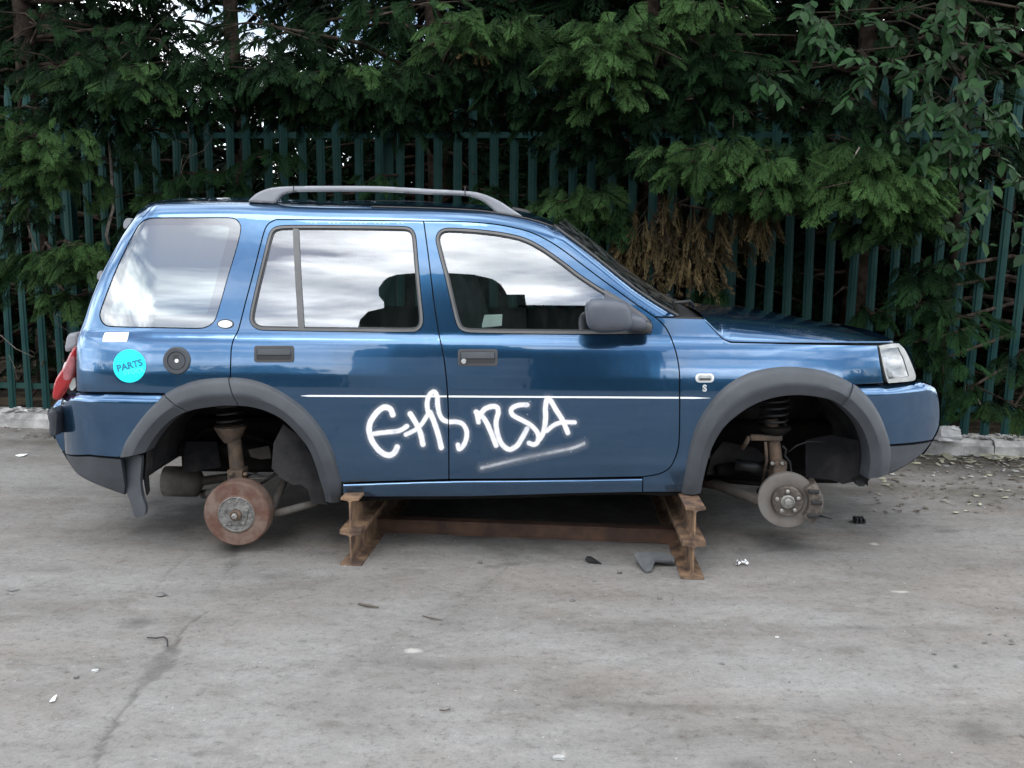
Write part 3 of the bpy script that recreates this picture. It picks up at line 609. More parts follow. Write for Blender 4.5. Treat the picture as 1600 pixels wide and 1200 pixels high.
# --- broad leaved tree at the right
bt = empty('broadleaf_tree', (3.6, 3.25, .118)); tag(bt, 'broad leaved tree with glossy oval leaves hanging over the fence at the right', 'tree')
tube('trunk', [(3.6, 3.25, .1), (3.65, 3.2, 1.5), (3.5, 3.1, 2.8), (3.3, 2.9, 4.2), (3.0, 2.6, 5.2)], [.07, .06, .05, .035, .02], 'bark', bt, 10)
LEAVES = []
def leafy(px, py, Y_, hw, hh, n, seed, size=(.080, .125), tint=(.15, .85)):
    r = np.random.default_rng(seed); c = np.array(at(px, py, Y_)); parts = []
    b0 = np.array([3.45, 3.0, max(1.6, c[2] + .15)]); n = int(n * .8)
    parts.append(tube_vf([b0, (b0 + c) / 2 + [0, 0, .12], c], [.012, .008, .004], 5)); nt_ = max(3, n // 9)
    for t_ in range(nt_):
        a = c + r.normal(0, .5, 3).clip(-1, 1) * [hw, .18, hh]; e = a + np.array([r.normal(0, .14), -.06 + r.normal(0, .06), -.10 + r.normal(0, .08)])
        parts.append(tube_vf([c, (a + c) / 2 + [0, 0, .03], a, e], [.004, .003, .0025, .0015], 5))
        m_ = n // nt_
        for j in range(m_):
            u = j / max(1, m_ - 1); q = a + (e - a) * u; sdv = 1 if j % 2 else -1
            ax_ = (e - a) / np.linalg.norm(e - a); sv = np.cross(ax_, [0, -.6, .8]); dv = ax_ * .7 + sv * sdv * .9 + r.normal(0, .25, 3) + [0, 0, -.45]
            dv = dv / np.linalg.norm(dv); up_ = np.array([0, -.55, .8]) + r.normal(0, .35, 3); y_ = np.cross(up_, dv); y_ /= np.linalg.norm(y_); LEAVES.append((q, dv, y_, np.cross(dv, y_), r.uniform(*size), r.uniform(*tint)))
    V, Fc = join_np(parts); add('branch', pyd(V, Fc, True), 'dtwig', bt)
for i, a in enumerate([(1290, 40, 1.7, .22, .16, 70), (1335, 80, 1.65, .16, .12, 50), (1390, 95, 1.75, .08, .06, 14), (1270, 20, 1.8, .3, .15, 60), (1200, 115, 2.0, .15, .12, 30), (1450, 110, 1.9, .3, .25, 110), (1480, 160, 1.75, .2, .15, 70), (1415, 190, 1.8, .16, .14, 50), (1520, 170, 1.8, .3, .15, 80), (1550, 200, 1.8, .25, .15, 70), (1500, 240, 1.75, .2, .1, 40), (1560, 245, 1.7, .2, .08, 30), (1580, 290, 1.65, .12, .08, 24), (1530, 280, 1.8, .2, .1, 30), (1480, 350, 1.8, .12, .10, 26), (1520, 365, 1.75, .08, .05, 14), (1470, 270, 1.9, .15, .1, 24), (1585, 45, 1.3, .07, .16, 20), (1540, 30, 1.8, .3, .2, 70), (1400, 20, 2.0, .4, .2, 80), (1570, 120, 1.9, .3, .2, 70), (1440, 290, 1.95, .12, .12, 20), (1590, 340, 1.75, .1, .1, 18)]):
    leafy(*a, seed=300 + i)

LEAVES.sort(key=lambda l: l[0][1])
lm = []
for k in range(8):
    v, t_, c_ = LB; v = v * [1, 1 + .12 * math.sin(k * 2), 1 + .8 * math.cos(k * 3)]; q = tri_mesh(v, t_, np.full(8, .08 + .12 * k)); q.materials.append(MT['broad']); q.polygons.foreach_set('use_smooth', [True] * 8); lm.append(q)
def in_view(p):
    c = RM.transposed() @ (Vector(p) - CAM); return abs(c.x / -c.z) < .60 and abs(c.y / -c.z) < .45
front_ = [l for l in LEAVES if in_view(l[0])][:295]; ids = {id(l) for l in front_}; rest = [l for l in LEAVES if id(l) not in ids]
for (p, d, y_, z_, s_, ti) in front_:
    o = bpy.data.objects.new('leaf', lm[min(7, int(ti * 8))]); COL.objects.link(o); o.parent = bt
    M = Matrix(((d[0], y_[0], z_[0], 0), (d[1], y_[1], z_[1], 0), (d[2], y_[2], z_[2], 0), (0, 0, 0, 1))) @ Matrix.Scale(s_, 4)
    M.translation = Vector(p) - ORG[bt.name]; o.matrix_local = M
VV = []; TT = []; CC = []
for k, (p, d, y_, z_, s_, ti) in enumerate(rest):
    VV.append(p + s_ * (LB[0][:, 0:1] * d + LB[0][:, 1:2] * y_ + LB[0][:, 2:3] * z_)); TT.append(LB[1] + 8 * k); CC.append(np.full(8, ti))
fo_ = add('foliage', tri_mesh(np.concatenate(VV), np.concatenate(TT), np.concatenate(CC), True), 'broad', bt); fo_['kind'] = 'stuff'

# --- pale dead twigs caught in the fence
def twig(px, r0, Y_, label, r1=.002):
    n = len(px); o = tube('dead_twig', [at(a, b, Y_ + .02 * math.sin(i * 2.1)) for i, (a, b) in enumerate(px)], [r0 + (r1 - r0) * i / (n - 1) for i in range(n)], 'twig', None, 6)
    return tag(o, label, 'twig', 'bare twigs hanging at the fence')
twig([(171, 382), (166, 368), (170, 350), (177, 325), (175, 290), (173, 250), (170, 218), (158, 203), (140, 196), (125, 192)], .013, 2.55, 'thick bare grey twig hooking down beside the tailgate', .006)
twig([(240, 155), (255, 178), (266, 200), (275, 218), (292, 226), (284, 250), (282, 268), (292, 285), (308, 302)], .006, 2.7, 'thin bare twig zigzagging before the fence above the rear window')
twig([(296, 165), (292, 195), (299, 225), (296, 243), (286, 260), (279, 285), (281, 312)], .005, 2.72, 'thin bare twig hanging straight among the pales above the rear window')
twig([(318, 180), (322, 205), (333, 214), (318, 235), (296, 245), (288, 246)], .005, 2.74, 'thin curved bare twig just right of the hanging ones above the rear window')
twig([(210, 205), (226, 204), (234, 195), (231, 182)], .004, 2.72, 'short curled bare twig on the fence rail above the rear window')
twig([(18, 308), (38, 338), (52, 375), (62, 402), (68, 430), (72, 460), (78, 485), (92, 508), (112, 520)], .008, 2.5, 'long bare twig drooping before the fence at the left edge')
twig([(0, 345), (8, 328), (20, 304)], .009, 2.5, 'stout bare twig stub at the very left edge')
twig([(80, 488), (100, 495), (122, 503)], .004, 2.5, 'short bare side twig level with the tail light')
twig([(0, 523), (25, 545), (40, 552), (55, 558)], .004, 2.55, 'bare twig low on the fence at the left edge')
twig([(14, 555), (22, 572), (26, 590)], .003, 2.6, 'small bare twig hanging low at the left edge')
twig([(1291, 204), (1275, 222), (1262, 238)], .008, 2.3, 'short dark bare stick slanting over the level bough above the bonnet')
twig([(1484, 236), (1485, 268), (1481, 304)], .007, 1.75, 'bare grey stick hanging upright among the broad leaves')
twig([(1343, 230), (1330, 252), (1318, 262)], .006, 1.75, 'bare forked twig on top of the pale spray above the headlight')
twig([(1527, 624), (1535, 636), (1550, 645)], .010, 2.2, 'broken branch stub poking through the fence at the right')

# --- stands
def beam_stand(px_l, px_r, py, w_in, name, label, back_):
    a = ground(px_l, py); b_ = ground(px_r, py); cx = (a.x + b_.x) / 2; y0 = min(a.y, b_.y); return cx, y0, (b_.x - a.x)
def ibeam_stack(cx, y0, hw, ln, H, yaw, name, label):
    """two welded I beams lying one on the other, seen from the end"""
    root = empty(name, (cx, y0, 0)); tag(root, label, 'stand', 'steel beam stands under the car')
    h = H / 2; tf = .011; tw = .008
    M = Matrix.Translation((cx, y0, 0)) @ Matrix.Rotation(yaw, 4, 'Z')
    def bar(nm, sec, m='beam'):
        n = len(sec); V = []; K = 10
        for i in range(K):
            yy = ln * i / (K - 1)
            for x, z in sec: V.append(M @ Vector((x + .0015 * math.sin(i * 2.3 + z * 40), yy, z)))
        Fc = [(i * n + j, i * n + (j + 1) % n, (i + 1) * n + (j + 1) % n, (i + 1) * n + j) for i in range(K - 1) for j in range(n)] + [tuple(range(n))[::-1], tuple(range((K - 1) * n, K * n))]
        o = add(nm, pyd(V, Fc), m, root); b = bmesh.new(); b.from_mesh(o.data); bmesh.ops.recalc_face_normals(b, faces=b.faces); b.to_mesh(o.data); b.free(); return o
    def isec(z0, k): 
        return [(-hw, z0), (hw, z0), (hw, z0 + tf), (tw * 1.6, z0 + tf * 1.5), (tw / 2, z0 + tf * 2.2), (tw / 2, z0 + h - tf * 2.2), (tw * 1.6, z0 + h - tf * 1.5), (hw * k, z0 + h - tf), (hw * k, z0 + h), (-hw * k, z0 + h), (-hw * k, z0 + h - tf), (-tw * 1.6, z0 + h - tf * 1.5), (-tw / 2, z0 + h - tf * 2.2), (-tw / 2, z0 + tf * 2.2), (-tw * 1.6, z0 + tf * 1.5), (-hw, z0 + tf)]
    bar('lower_beam', isec(0, 1)); bar('upper_beam', isec(h + .001, .85))
    return root
gl = ground(548, 884.5); gr = ground(1082, 905)
st1 = ibeam_stack(gl.x, gl.y, .052, 1.75, .338, R_(-5), 'beam_stand', 'rusty stacked steel beam stand under the sill by the rear wheel arch')
st2 = ibeam_stack(gr.x, gr.y, .054, 1.8, .345, R_(-3), 'beam_stand', 'rusty stacked steel beam stand under the sill by the front wheel arch')
p0, p1 = ground(575, 832), ground(1062, 851)
dv = (p1 - p0); L0 = dv.length; yaw = math.atan2(dv.y, dv.x); M = Matrix.Translation(p0) @ Matrix.Rotation(yaw, 4, 'Z')
V = []; K = 24; sec = [(.0, .003), (.0, .011), (.006, .011), (.006, .070), (0, .070), (0, .078), (.06, .079), (.06, .003)]
for i in range(K):
    for y, z in sec: V.append(M @ Vector((L0 * i / (K - 1), y, z + .0006 * math.sin(i * 1.9))))
n = len(sec); Fc = [(i * n + j, i * n + (j + 1) % n, (i + 1) * n + (j + 1) % n, (i + 1) * n + j) for i in range(K - 1) for j in range(n)] + [tuple(range(n))[::-1], tuple(range((K - 1) * n, K * n))]
me = pyd(V, Fc); b = bmesh.new(); b.from_mesh(me); bmesh.ops.recalc_face_normals(b, faces=b.faces); b.to_mesh(me); b.free()
tag(add('steel_beam', me, 'beamd'), 'long dark rusty steel beam lying on the ground between the two stands', 'beam')
# ================================================================== the car
YC = .9
CARB = (-.05, YC, 0.0)
car = empty('car', CARB)
tag(car, 'blue metallic four by four car without wheels, spray painted and propped on steel beams', 'car')

# --- side surface: depth Y of the near side as a function of x and z
_ZT = np.array([.20, .30, .34, .40, .50, .70, .85, .92, .97, 1.02, 1.06, 1.085, 1.098, 1.112, 1.125])
_ST = np.array([.10, .075, .052, .034, .018, .003, 0., .004, .0105, .0195, .030, .0385, .0460, .0515, .0545])
_zz = np.linspace(.15, 2.1, 800)
_h = np.clip(_zz - 1.125, 0, None)
_ss = np.where(_zz <= 1.125, np.interp(_zz, _ZT, _ST), .0545 + .215 * _h + .13 * _h * _h)
_k = np.exp(-.5 * (np.arange(-12, 13) / 3.2) ** 2); _k /= _k.sum()
_ss = np.convolve(np.pad(_ss, 12, mode='edge'), _k, 'valid')
def base_s(z): return np.interp(z, _zz, _ss)
def front_off(x):
    q = np.clip((x - 1.22) / 1.12, 0, .999); return .56 * (1 - (1 - q ** 2.2) ** .6)
def rear_off(x, bump=False):
    if bump:
        q = np.clip((-1.62 - x) / .66, 0, .999); return .30 * (1 - (1 - q ** 2.6) ** .6)
    return .55 * np.clip(-1.70 - x, 0, None) ** 2
_PC = {}
def _segs(pl):
    k = (id(pl), len(pl)); 
    if k not in _PC:
        p = np.asarray(pl, float); _PC[k] = (pl, p[:-1, 0], p[:-1, 1], np.diff(p[:, 0]), np.diff(p[:, 1]), np.diff(p[:, 0]) ** 2 + np.diff(p[:, 1]) ** 2 + 1e-12)
    return _PC[k][1:]
def edist(x, z, pl):
    x = np.asarray(x, float); z = np.asarray(z, float); sh = x.shape; x = x.ravel(); z = z.ravel()
    a, b, ux, uz, q = _segs(pl); out = np.empty(len(x)); st = max(1, 400000 // len(a))
    for i in range(0, len(x), st):
        dx = x[i:i + st, None] - a; dz = z[i:i + st, None] - b; t = np.minimum(np.maximum((dx * ux + dz * uz) / q, 0), 1)
        out[i:i + st] = np.sqrt(((dx - t * ux) ** 2 + (dz - t * uz) ** 2).min(1))
    return out.reshape(sh)
def ero(d, R):
    d = np.clip(d, 0, R); return R - np.sqrt(np.maximum(R * R - (R - d) ** 2, 0))
EDGES = {'body': [], 'wing': [], 'bump': [], 'sill': [], 'val': []}
PROUD = {'body': 0., 'wing': 0., 'bump': -.014, 'sill': -.012, 'val': -.008}
def S(x, z, k='body'):
    x = np.asarray(x, float); z = np.asarray(z, float)
    s = base_s(z) + front_off(x) + rear_off(x, k in ('bump', 'val')) + PROUD[k]
    for pl, R in EDGES[k]: s = s + ero(edist(x, z, pl), R)
    return s
def side(px, py, k='body', off=0.):
    p = at(px, py, 0)
    for _ in range(7): p = at(px, py, float(S(p.x, p.z, k)) + off)
    return p
def rough_edge(px, py, R, bump=False):
    p = at(px, py, .1)
    for _ in range(7): p = at(px, py, float(base_s(p.z) + front_off(p.x) + rear_off(p.x, bump)) + R)
    return (p.x, p.z)

def spline(pts, step=2.0, closed=False):
    """Catmull-Rom through pixel points; a third entry marks a corner"""
    P = [np.array(p[:2], float) for p in pts]; C = [len(p) > 2 for p in pts]; n = len(P); out = []
    rng = range(n if closed else n - 1)
    for i in rng:
        a, b = P[i], P[(i + 1) % n]
        pa = P[i - 1] if (closed or i > 0) else a; pb = P[(i + 2) % n] if (closed or i + 2 < n) else b
        ta = (b - a) if C[i] else (b - pa) / 2; tb = (b - a) if C[(i + 1) % n] else (pb - a) / 2
        l = np.linalg.norm(b - a)
        lim = l * 1.0
        for t_ in (ta, tb):
            q = np.linalg.norm(t_)
            if q > lim: t_ *= lim / q
        k = max(1, int(l / step))
        for j in range(k):
            t = j / k; h = t * t * (3 - 2 * t)
            out.append((2*t**3-3*t**2+1)*a + (t**3-2*t*t+t)*ta + (-2*t**3+3*t*t)*b + (t**3-t*t)*tb)
    if not closed: out.append(P[-1])
    return [tuple(o) for o in out]
def xz(px_pts, k='body'): return np.array([[p.x, p.z] for p in (side(a, b, k) for a, b in px_pts)])

ROOF_PX = [(225, 321), (235, 317), (255, 315.5), (300, 314.5), (360, 314.5), (435, 317), (500, 319.5), (600, 321), (700, 324), (760, 328), (814, 337), (839, 343), (866, 352)]
PIL_PX = [(866, 352), (880, 364), (907, 384), (935, 406), (990, 450), (1030, 477), (1059, 494)]
REAR_PX = [(225, 321), (219, 327), (210, 341), (192, 367), (170, 406), (155, 436), (142, 468), (132.5, 497), (126, 515), (121.5, 530), (119.5, 545), (119, 575), (119, 612)]
ROOF = [rough_edge(a, b, .085) for a, b in spline(ROOF_PX, 8)]
PIL = [rough_edge(a, b, .045) for a, b in spline(PIL_PX, 8)]
REAR = [rough_edge(a, b, .11) for a, b in spline(REAR_PX, 8)]
EDGES['body'] = [(ROOF, .085), (PIL, .045), (REAR, .11)]
BR_PX = [(257, 613), (190, 612.5), (119, 611.5), (97, 621), (84, 634), (81, 650), (83, 672), (87, 686), (93, 699), (98, 706), (110, 726), (122, 741), (147, 755), (195, 773)]
BR = [rough_edge(a, b, .045, True) for a, b in spline(BR_PX[2:], 8)]
BF_PX = [(1334, 601), (1381, 600), (1431, 594), (1457, 603), (1465, 617), (1468, 640), (1466.5, 666), (1456, 688), (1440, 710), (1416, 727), (1390, 740), (1356, 748)]
BF = [rough_edge(a, b, .035) for a, b in spline(BF_PX[1:], 8)]
BRT = [rough_edge(a, b, .03, True) for a, b in spline(BR_PX[:3], 8)]; BFT = [rough_edge(a, b, .03) for a, b in spline(BF_PX[:3], 8)]
EDGES['bump'] = [([p for p in BR if p[1] > .50], .045), ([p for p in BF if p[1] > .50], .035), (BRT, .045), (BFT, .05)]

def pip(P, loop):
    x, y = P[:, 0], P[:, 1]; ins = np.zeros(len(P), bool); n = len(loop); a = loop; b = np.roll(loop, -1, 0)
    for (x0, y0), (x1, y1) in zip(a, b):
        c = ((y0 > y) != (y1 > y)); 
        with np.errstate(divide='ignore', invalid='ignore'):
            ins ^= c & (x < (x1 - x0) * (y - y0) / (y1 - y0 + 1e-15) + x0)
    return ins
def area(l): x, y = l[:, 0], l[:, 1]; return .5 * np.sum(x * np.roll(y, -1) - np.roll(x, -1) * y)
def inset(l, g):
    if g == 0: return l
    s = 1 if area(l) > 0 else -1
    t = np.roll(l, -1, 0) - np.roll(l, 1, 0); t /= np.maximum(np.linalg.norm(t, axis=1, keepdims=True), 1e-9)
    return l + s * g * np.stack([-t[:, 1], t[:, 0]], 1)
def resamp(l, step):
    l2 = np.vstack([l, l[:1]]); d = np.r_[0, np.cumsum(np.linalg.norm(np.diff(l2, axis=0), axis=1))]
    n = max(8, int(d[-1] / step)); t = np.linspace(0, d[-1], n, endpoint=False)
    return np.stack([np.interp(t, d, l2[:, 0]), np.interp(t, d, l2[:, 1])], 1)
def panel(name, loop, m, parent, k='body', holes=(), gap=.003, off=0., thick=.014, step=.022, fn=None, lip=True):
    fn = fn or (lambda x, z: S(x, z, k))
    loops = [inset(np.asarray(loop), gap)] + [inset(np.asarray(h), -gap) for h in holes]
    G = np.concatenate(loops); lo, hi = G.min(0), G.max(0)
    gx, gz = np.meshgrid(np.arange(lo[0] + step / 2, hi[0], step), np.arange(lo[1] + step / 2, hi[1], step))
    gx = gx + (np.arange(gx.shape[0])[:, None] % 2) * step / 2
    Q = np.stack([gx.ravel(), gz.ravel()], 1)
    keep = pip(Q, loops[0])
    for h in loops[1:]: keep &= ~pip(Q, h)
    Q = Q[keep]
    for l in loops:
        if len(Q): Q = Q[edist(Q[:, 0], Q[:, 1], [tuple(p) for p in np.vstack([l, l[:1]])]) > step * .35]
    V = [Vector(map(float, p)) for p in np.vstack([G, Q])]; E = []; k0 = 0
    for l in loops:
        n = len(l); E += [(k0 + i, k0 + (i + 1) % n) for i in range(n)]; k0 += n
    vo, eo, fo, ov, oe, of = delaunay_2d_cdt(V, E, [], 0, 1e-6)
    A = np.array([[v[0], v[1]] for v in vo]); T = np.array([f for f in fo if len(f) == 3])
    c = A[T].mean(1); keep = pip(c, loops[0])
    for h in loops[1:]: keep &= ~pip(c, h)
    T = T[keep]
    ar = np.cross(A[T[:, 1]] - A[T[:, 0]], A[T[:, 2]] - A[T[:, 0]]); T = T[np.abs(ar) > 1e-12]; ar = ar[np.abs(ar) > 1e-12]
    T[ar < 0] = T[ar < 0][:, ::-1]
    y = fn(A[:, 0], A[:, 1]) + off
    P = np.stack([A[:, 0], y, A[:, 1]], 1)
    e = .002
    dx = (fn(A[:, 0] + e, A[:, 1]) - fn(A[:, 0] - e, A[:, 1])) / (2 * e); dz = (fn(A[:, 0], A[:, 1] + e) - fn(A[:, 0], A[:, 1] - e)) / (2 * e)
    N = np.stack([np.clip(dx, -9, 9), -np.ones(len(A)), np.clip(dz, -9, 9)], 1); N /= np.linalg.norm(N, axis=1, keepdims=True)
    nf = len(P); Vr = [P]; Fr = [tuple(t) for t in T]; Nr = [N]; base = nf
    if thick:
        for l, sgn in zip(loops, [1] + [-1] * (len(loops) - 1)):
            n = len(l); yy = fn(l[:, 0], l[:, 1]) + off
            fr = np.stack([l[:, 0], yy, l[:, 1]], 1); bk = fr + [0, thick, 0]
            ins_ = inset(l, .004) - l
            nn = np.stack([-ins_[:, 0], np.zeros(n), -ins_[:, 1]], 1) * (1 if sgn > 0 else -1)
            nn /= np.maximum(np.linalg.norm(nn, axis=1, keepdims=True), 1e-9)
            Vr += [fr, bk]; Nr += [nn, nn]
            for i in range(n):
                j = (i + 1) % n; q = (base + i, base + n + i, base + n + j, base + j)
                Fr.append(q if (area(l) > 0) == (sgn > 0) else q[::-1])
            base += 2 * n
    me = pyd(np.vstack(Vr), Fr, True)
    me.normals_split_custom_set_from_vertices([tuple(v) for v in np.vstack(Nr)])
    return add(name, me, m, parent)

# --- outlines in photograph pixels
A_R_OUT = [(186.6, 715), (193, 694), (204, 675.6), (219, 654), (235, 635), (257, 616), (279, 604), (304, 595), (332, 591), (359, 590), (372, 590), (397, 594), (425, 604), (454, 621), (479, 641), (497.5, 663), (511.6, 685), (522.5, 710), (529, 735), (533.5, 755), (535, 783)]
A_R_IN = [(227, 707), (238, 688), (254, 668), (272.5, 652), (291, 643), (310, 638), (332, 635), (357, 633), (391, 635), (419, 643), (444, 657), (466, 679), (482, 700), (493, 725), (500, 747), (507, 770), (510, 784)]
A_F_OUT = [(1064, 771), (1072, 730), (1078, 696), (1090, 661), (1109, 630), (1134, 603), (1169, 583), (1203, 575), (1237, 573), (1275, 577), (1306, 586), (1334, 601), (1356, 620), (1375, 649), (1386, 677), (1391, 696), (1392, 717), (1388, 739)]
A_F_IN = [(1094, 771), (1101, 736), (1112, 699), (1131, 667), (1156, 645), (1181, 630), (1212, 620), (1244, 616.6), (1275, 619), (1303, 626), (1325, 642), (1344, 664), (1356, 692), (1359.5, 720), (1356, 748)]
def between(a, b, f):
    """curve a of an arch moved a fraction f towards curve b (both resampled to the same count)"""
    def rs(c, n=60):
        c = np.array(spline(c, 3)); d = np.r_[0, np.cumsum(np.linalg.norm(np.diff(c, axis=0), axis=1))]; t = np.linspace(0, d[-1], n)
        return np.stack([np.interp(t, d, c[:, 0]), np.interp(t, d, c[:, 1])], 1)
    A, B = rs(a), rs(b); return A, B, A + (B - A) * f
ARo, ARi, ARm = between(A_R_OUT, A_R_IN, .22)
AFo, AFi, AFm = between(A_F_OUT, A_F_IN, .22)

DOOR_TOP_F = [(662, 345.5), (700, 345.8), (742, 347.5), (784, 352), (825, 361.5), (852, 373.5), (880, 391), (935, 432.5), (990, 472.5), (1023, 495)]
DOOR_FRONT = [(1023, 495), (1039.5, 511), (1050.5, 533), (1058, 558), (1061.5, 582), (1062, 610), (1062, 650), (1061, 690), (1057, 710), (1047, 730), (1031, 740), (1004, 745)]
B_PIL = [(662, 345.5), (666, 375), (670, 405), (677.5, 467.5), (683, 505), (687.5, 530), (694, 562), (699.5, 618), (701, 680), (701.5, 749)]
RD_REAR = [(432, 343), (420, 349), (413, 361), (395, 430), (383, 475), (372, 517), (365, 530), (361.5, 545), (360.5, 565), (360, 588)]

def arc_part(c, px0, px1): return [tuple(p) for p in c if px0 <= p[0] <= px1]

def L_(pts, k='body', step=.010): return resamp(xz(pts, k), step)
Z1 = lambda pts: [(*p[:2],) for p in pts]

# body side: quarter panel, cant rail and windscreen pillar in one pressing
poly = spline(ROOF_PX, 4)[:-1] + spline(PIL_PX, 4) + [(1040, 495.5)] + spline(DOOR_TOP_F, 4)[::-1] + [(560, 344)] + spline(RD_REAR, 4) \
    + arc_part(ARm, 262, 358)[::-1] + [(257, 615), (190, 613), (121, 612)] + spline(REAR_PX, 4)[::-1][1:-1]
QW = [(156, 494), (159, 480), (180, 425), (200, 382), (214, 356), (222, 346.5), (235, 341.5), (262, 340.5), (300, 340.5), (358, 340.5), (370, 344), (376, 356), (370, 385), (355, 435), (338, 494), (331, 505.5), (316, 512.5), (280, 512.5), (174, 510), (162, 506)]
qw = L_(spline(QW, 2, True))
bodyside = panel('side_panel', L_(poly, step=.007), 'paint', car, holes=[qw], step=.012)
panel('inner_panel', L_(poly), 'black', bodyside, holes=[inset(qw, .02)], off=.030, gap=-.004, thick=.0)
g = panel('rear_side_window', qw, 'glass', car, off=.004, gap=.002, thick=.006)
qi = L_(spline([(172, 490), (178, 466), (205, 392), (219, 359), (228, 352), (352, 352), (357, 357), (350, 388), (325, 482), (320, 491)], 3, True))
panel('dark_border', inset(qw, .003), 'black', g, holes=[qi], off=.0105, gap=0, thick=.0)
panel('rear_tint', qi, 'tint', g, off=.013, gap=0, thick=0)

# doors
RDW = [(390.5, 497), (397.5, 460), (412, 400), (421.5, 364), (429, 355.5), (445, 352.5), (520, 352.5), (628, 354), (642, 357), (649, 368), (653, 410), (658, 465), (661, 499), (657.5, 512), (646, 518.5), (560, 518), (410, 515.5), (396, 510)]
FDW = [(681.5, 376), (685, 363), (696, 357), (725, 357.5), (756, 360), (789, 364.5), (819.5, 372), (847, 386), (880, 409), (907.5, 430), (946, 455), (976, 472), (1008, 494), (1019, 507), (1017, 522, 1), (960, 522), (850, 521.5), (734, 519.5), (719, 514.5), (712, 501), (704, 468), (696, 434)]
def door(name, out, win, extra_z):
    wl = L_(spline(win, 2, True))
    d = panel(name, L_(out), 'paint', car, holes=[wl])
    panel('inner_panel', L_(out), 'black', d, holes=[inset(wl, .018)], off=.034, gap=-.004, thick=.0)
    return d, wl
rd_out = spline(RD_REAR[::-1], 4) + [(560, 344.2)] + spline(B_PIL, 4) + [(640, 751), (560, 753.5)] + [(533, 754)] + arc_part(ARm[(ARm[:, 1] < 752)], 362, 540)[::-1]
rdoor, rdw = door('rear_door', rd_out, RDW, 0)
fd_out = spline(DOOR_TOP_F, 4)[:-1] + spline(DOOR_FRONT, 3) + [(850, 748)] + spline(B_PIL, 4)[::-1][:-1]
fdoor, fdw = door('front_door', fd_out, FDW, 0)
def seal(d, wl, wd, divider=None, cut=None):
    inner = inset(wl, wd)
    s = panel('window_seal', wl, 'sealg', d, holes=[inner], off=-.004, gap=.001, thick=.02, step=.03)
    inner2 = inset(wl, wd + .006)
    panel('inner_seal', inset(wl, wd - .001), 'seal', s, holes=[inner2], off=.003, gap=0, thick=.012, step=.03)
    gl = panel('window_glass', inner, 'glass', d, off=.009, gap=-.003, thick=0)
    return gl
seal(rdoor, rdw, .013)
seal(fdoor, fdw, .013)
panel('divider_bar', L_([(457.5, 357), (466.5, 357), (475.5, 515), (466, 515)]), 'sealg', rdoor, off=-.001, gap=0, thick=.02)
panel('mirror_triangle', L_([(944, 451), (950, 454), (976, 470), (1009, 493.5), (1017, 506), (1015, 519), (950, 519)]), 'mirror', fdoor, off=-.003, gap=0, thick=.02)
# front wing
FWT = [(1027, 495.5), (1060, 497), (1099, 498), (1117, 517), (1130, 530), (1142, 535), (1200, 536), (1371, 539), (1375, 566), (1381, 599), (1336, 601)]
fw = FWT + arc_part(AFm[::-1], 0, 1332)[:-1] + [(1066, 769), (1004, 769)] + spline(DOOR_FRONT, 3)[::-1][:-1]
wing = panel('front_wing', L_(fw, 'wing'), 'paint', car, 'wing')
panel('inner_panel', L_(fw, 'wing'), 'black', wing, 'wing', off=.03, gap=-.004, thick=0)
# sill
sill_top = [(536, 756), (700, 751), (850, 749.5), (1004, 747)]
EDGES['sill'] = [([tuple(p) for p in xz(spline(sill_top, 30))], .014)]
sl = L_(spline(sill_top, 6) + [(1004, 769), (887, 771.5), (732, 776), (577, 776.5), (536, 775)], 'sill')
sill = panel('sill', sl, 'paint', car, 'sill', thick=.03, step=.008)
sf = L_([(520, 772), (577, 774), (732, 774), (887, 769), (1004, 766), (1080, 766), (1078, 777), (1040, 778.5), (1004, 776), (940, 776.5), (880, 778), (820, 781), (760, 782), (700, 783.5), (640, 783.5), (590, 786), (520, 789)], 'sill')
panel('sill_seam', sf, 'under', car, 'sill', off=.03, thick=.006)
# bumpers
rb_blue = BR_PX[:10] + [(140, 710.5), (187, 715)] + arc_part(ARm, 0, 256)
rbump = panel('rear_bumper', L_(spline([(257, 615), (190, 613), (122, 612)], 4)[:-1] + spline(BR_PX[2:10], 3) + [(140, 710.5), (186, 714.5)] + arc_part(ARm, 197, 256), 'bump'), 'paint', car, 'bump', thick=.03, gap=.0018)
panel('lower_valance', L_(spline([(98, 707), (110, 726), (122, 741), (147, 755), (195, 773)], 3) + [(196, 760), (192, 735), (189, 717), (140, 712.5)], 'val'), 'trim', rbump, 'val', off=.0, thick=.03)
fb = [(1336, 602.5), (1381, 601)] + spline([(1431, 595.5), (1457, 603), (1465, 617), (1468, 640), (1466.5, 666), (1457, 687)], 3) + [(1425, 692), (1391, 694.5)] + arc_part(AFm[::-1], 1336, 1390)[:0] + [tuple(p) for p in AFm[(AFm[:, 0] > 1335) & (AFm[:, 1] < 692)][::-1]]
fbump = panel('front_bumper', L_(fb, 'bump'), 'paint', car, 'bump', thick=.03, gap=.0018)
panel('lower_valance', L_([(1385, 697), (1425, 694.5), (1457, 689.5), (1440, 710), (1416, 727), (1390, 740), (1358, 748), (1358, 735), (1372, 720)], 'val'), 'trim', fbump, 'val', off=.0, thick=.03)

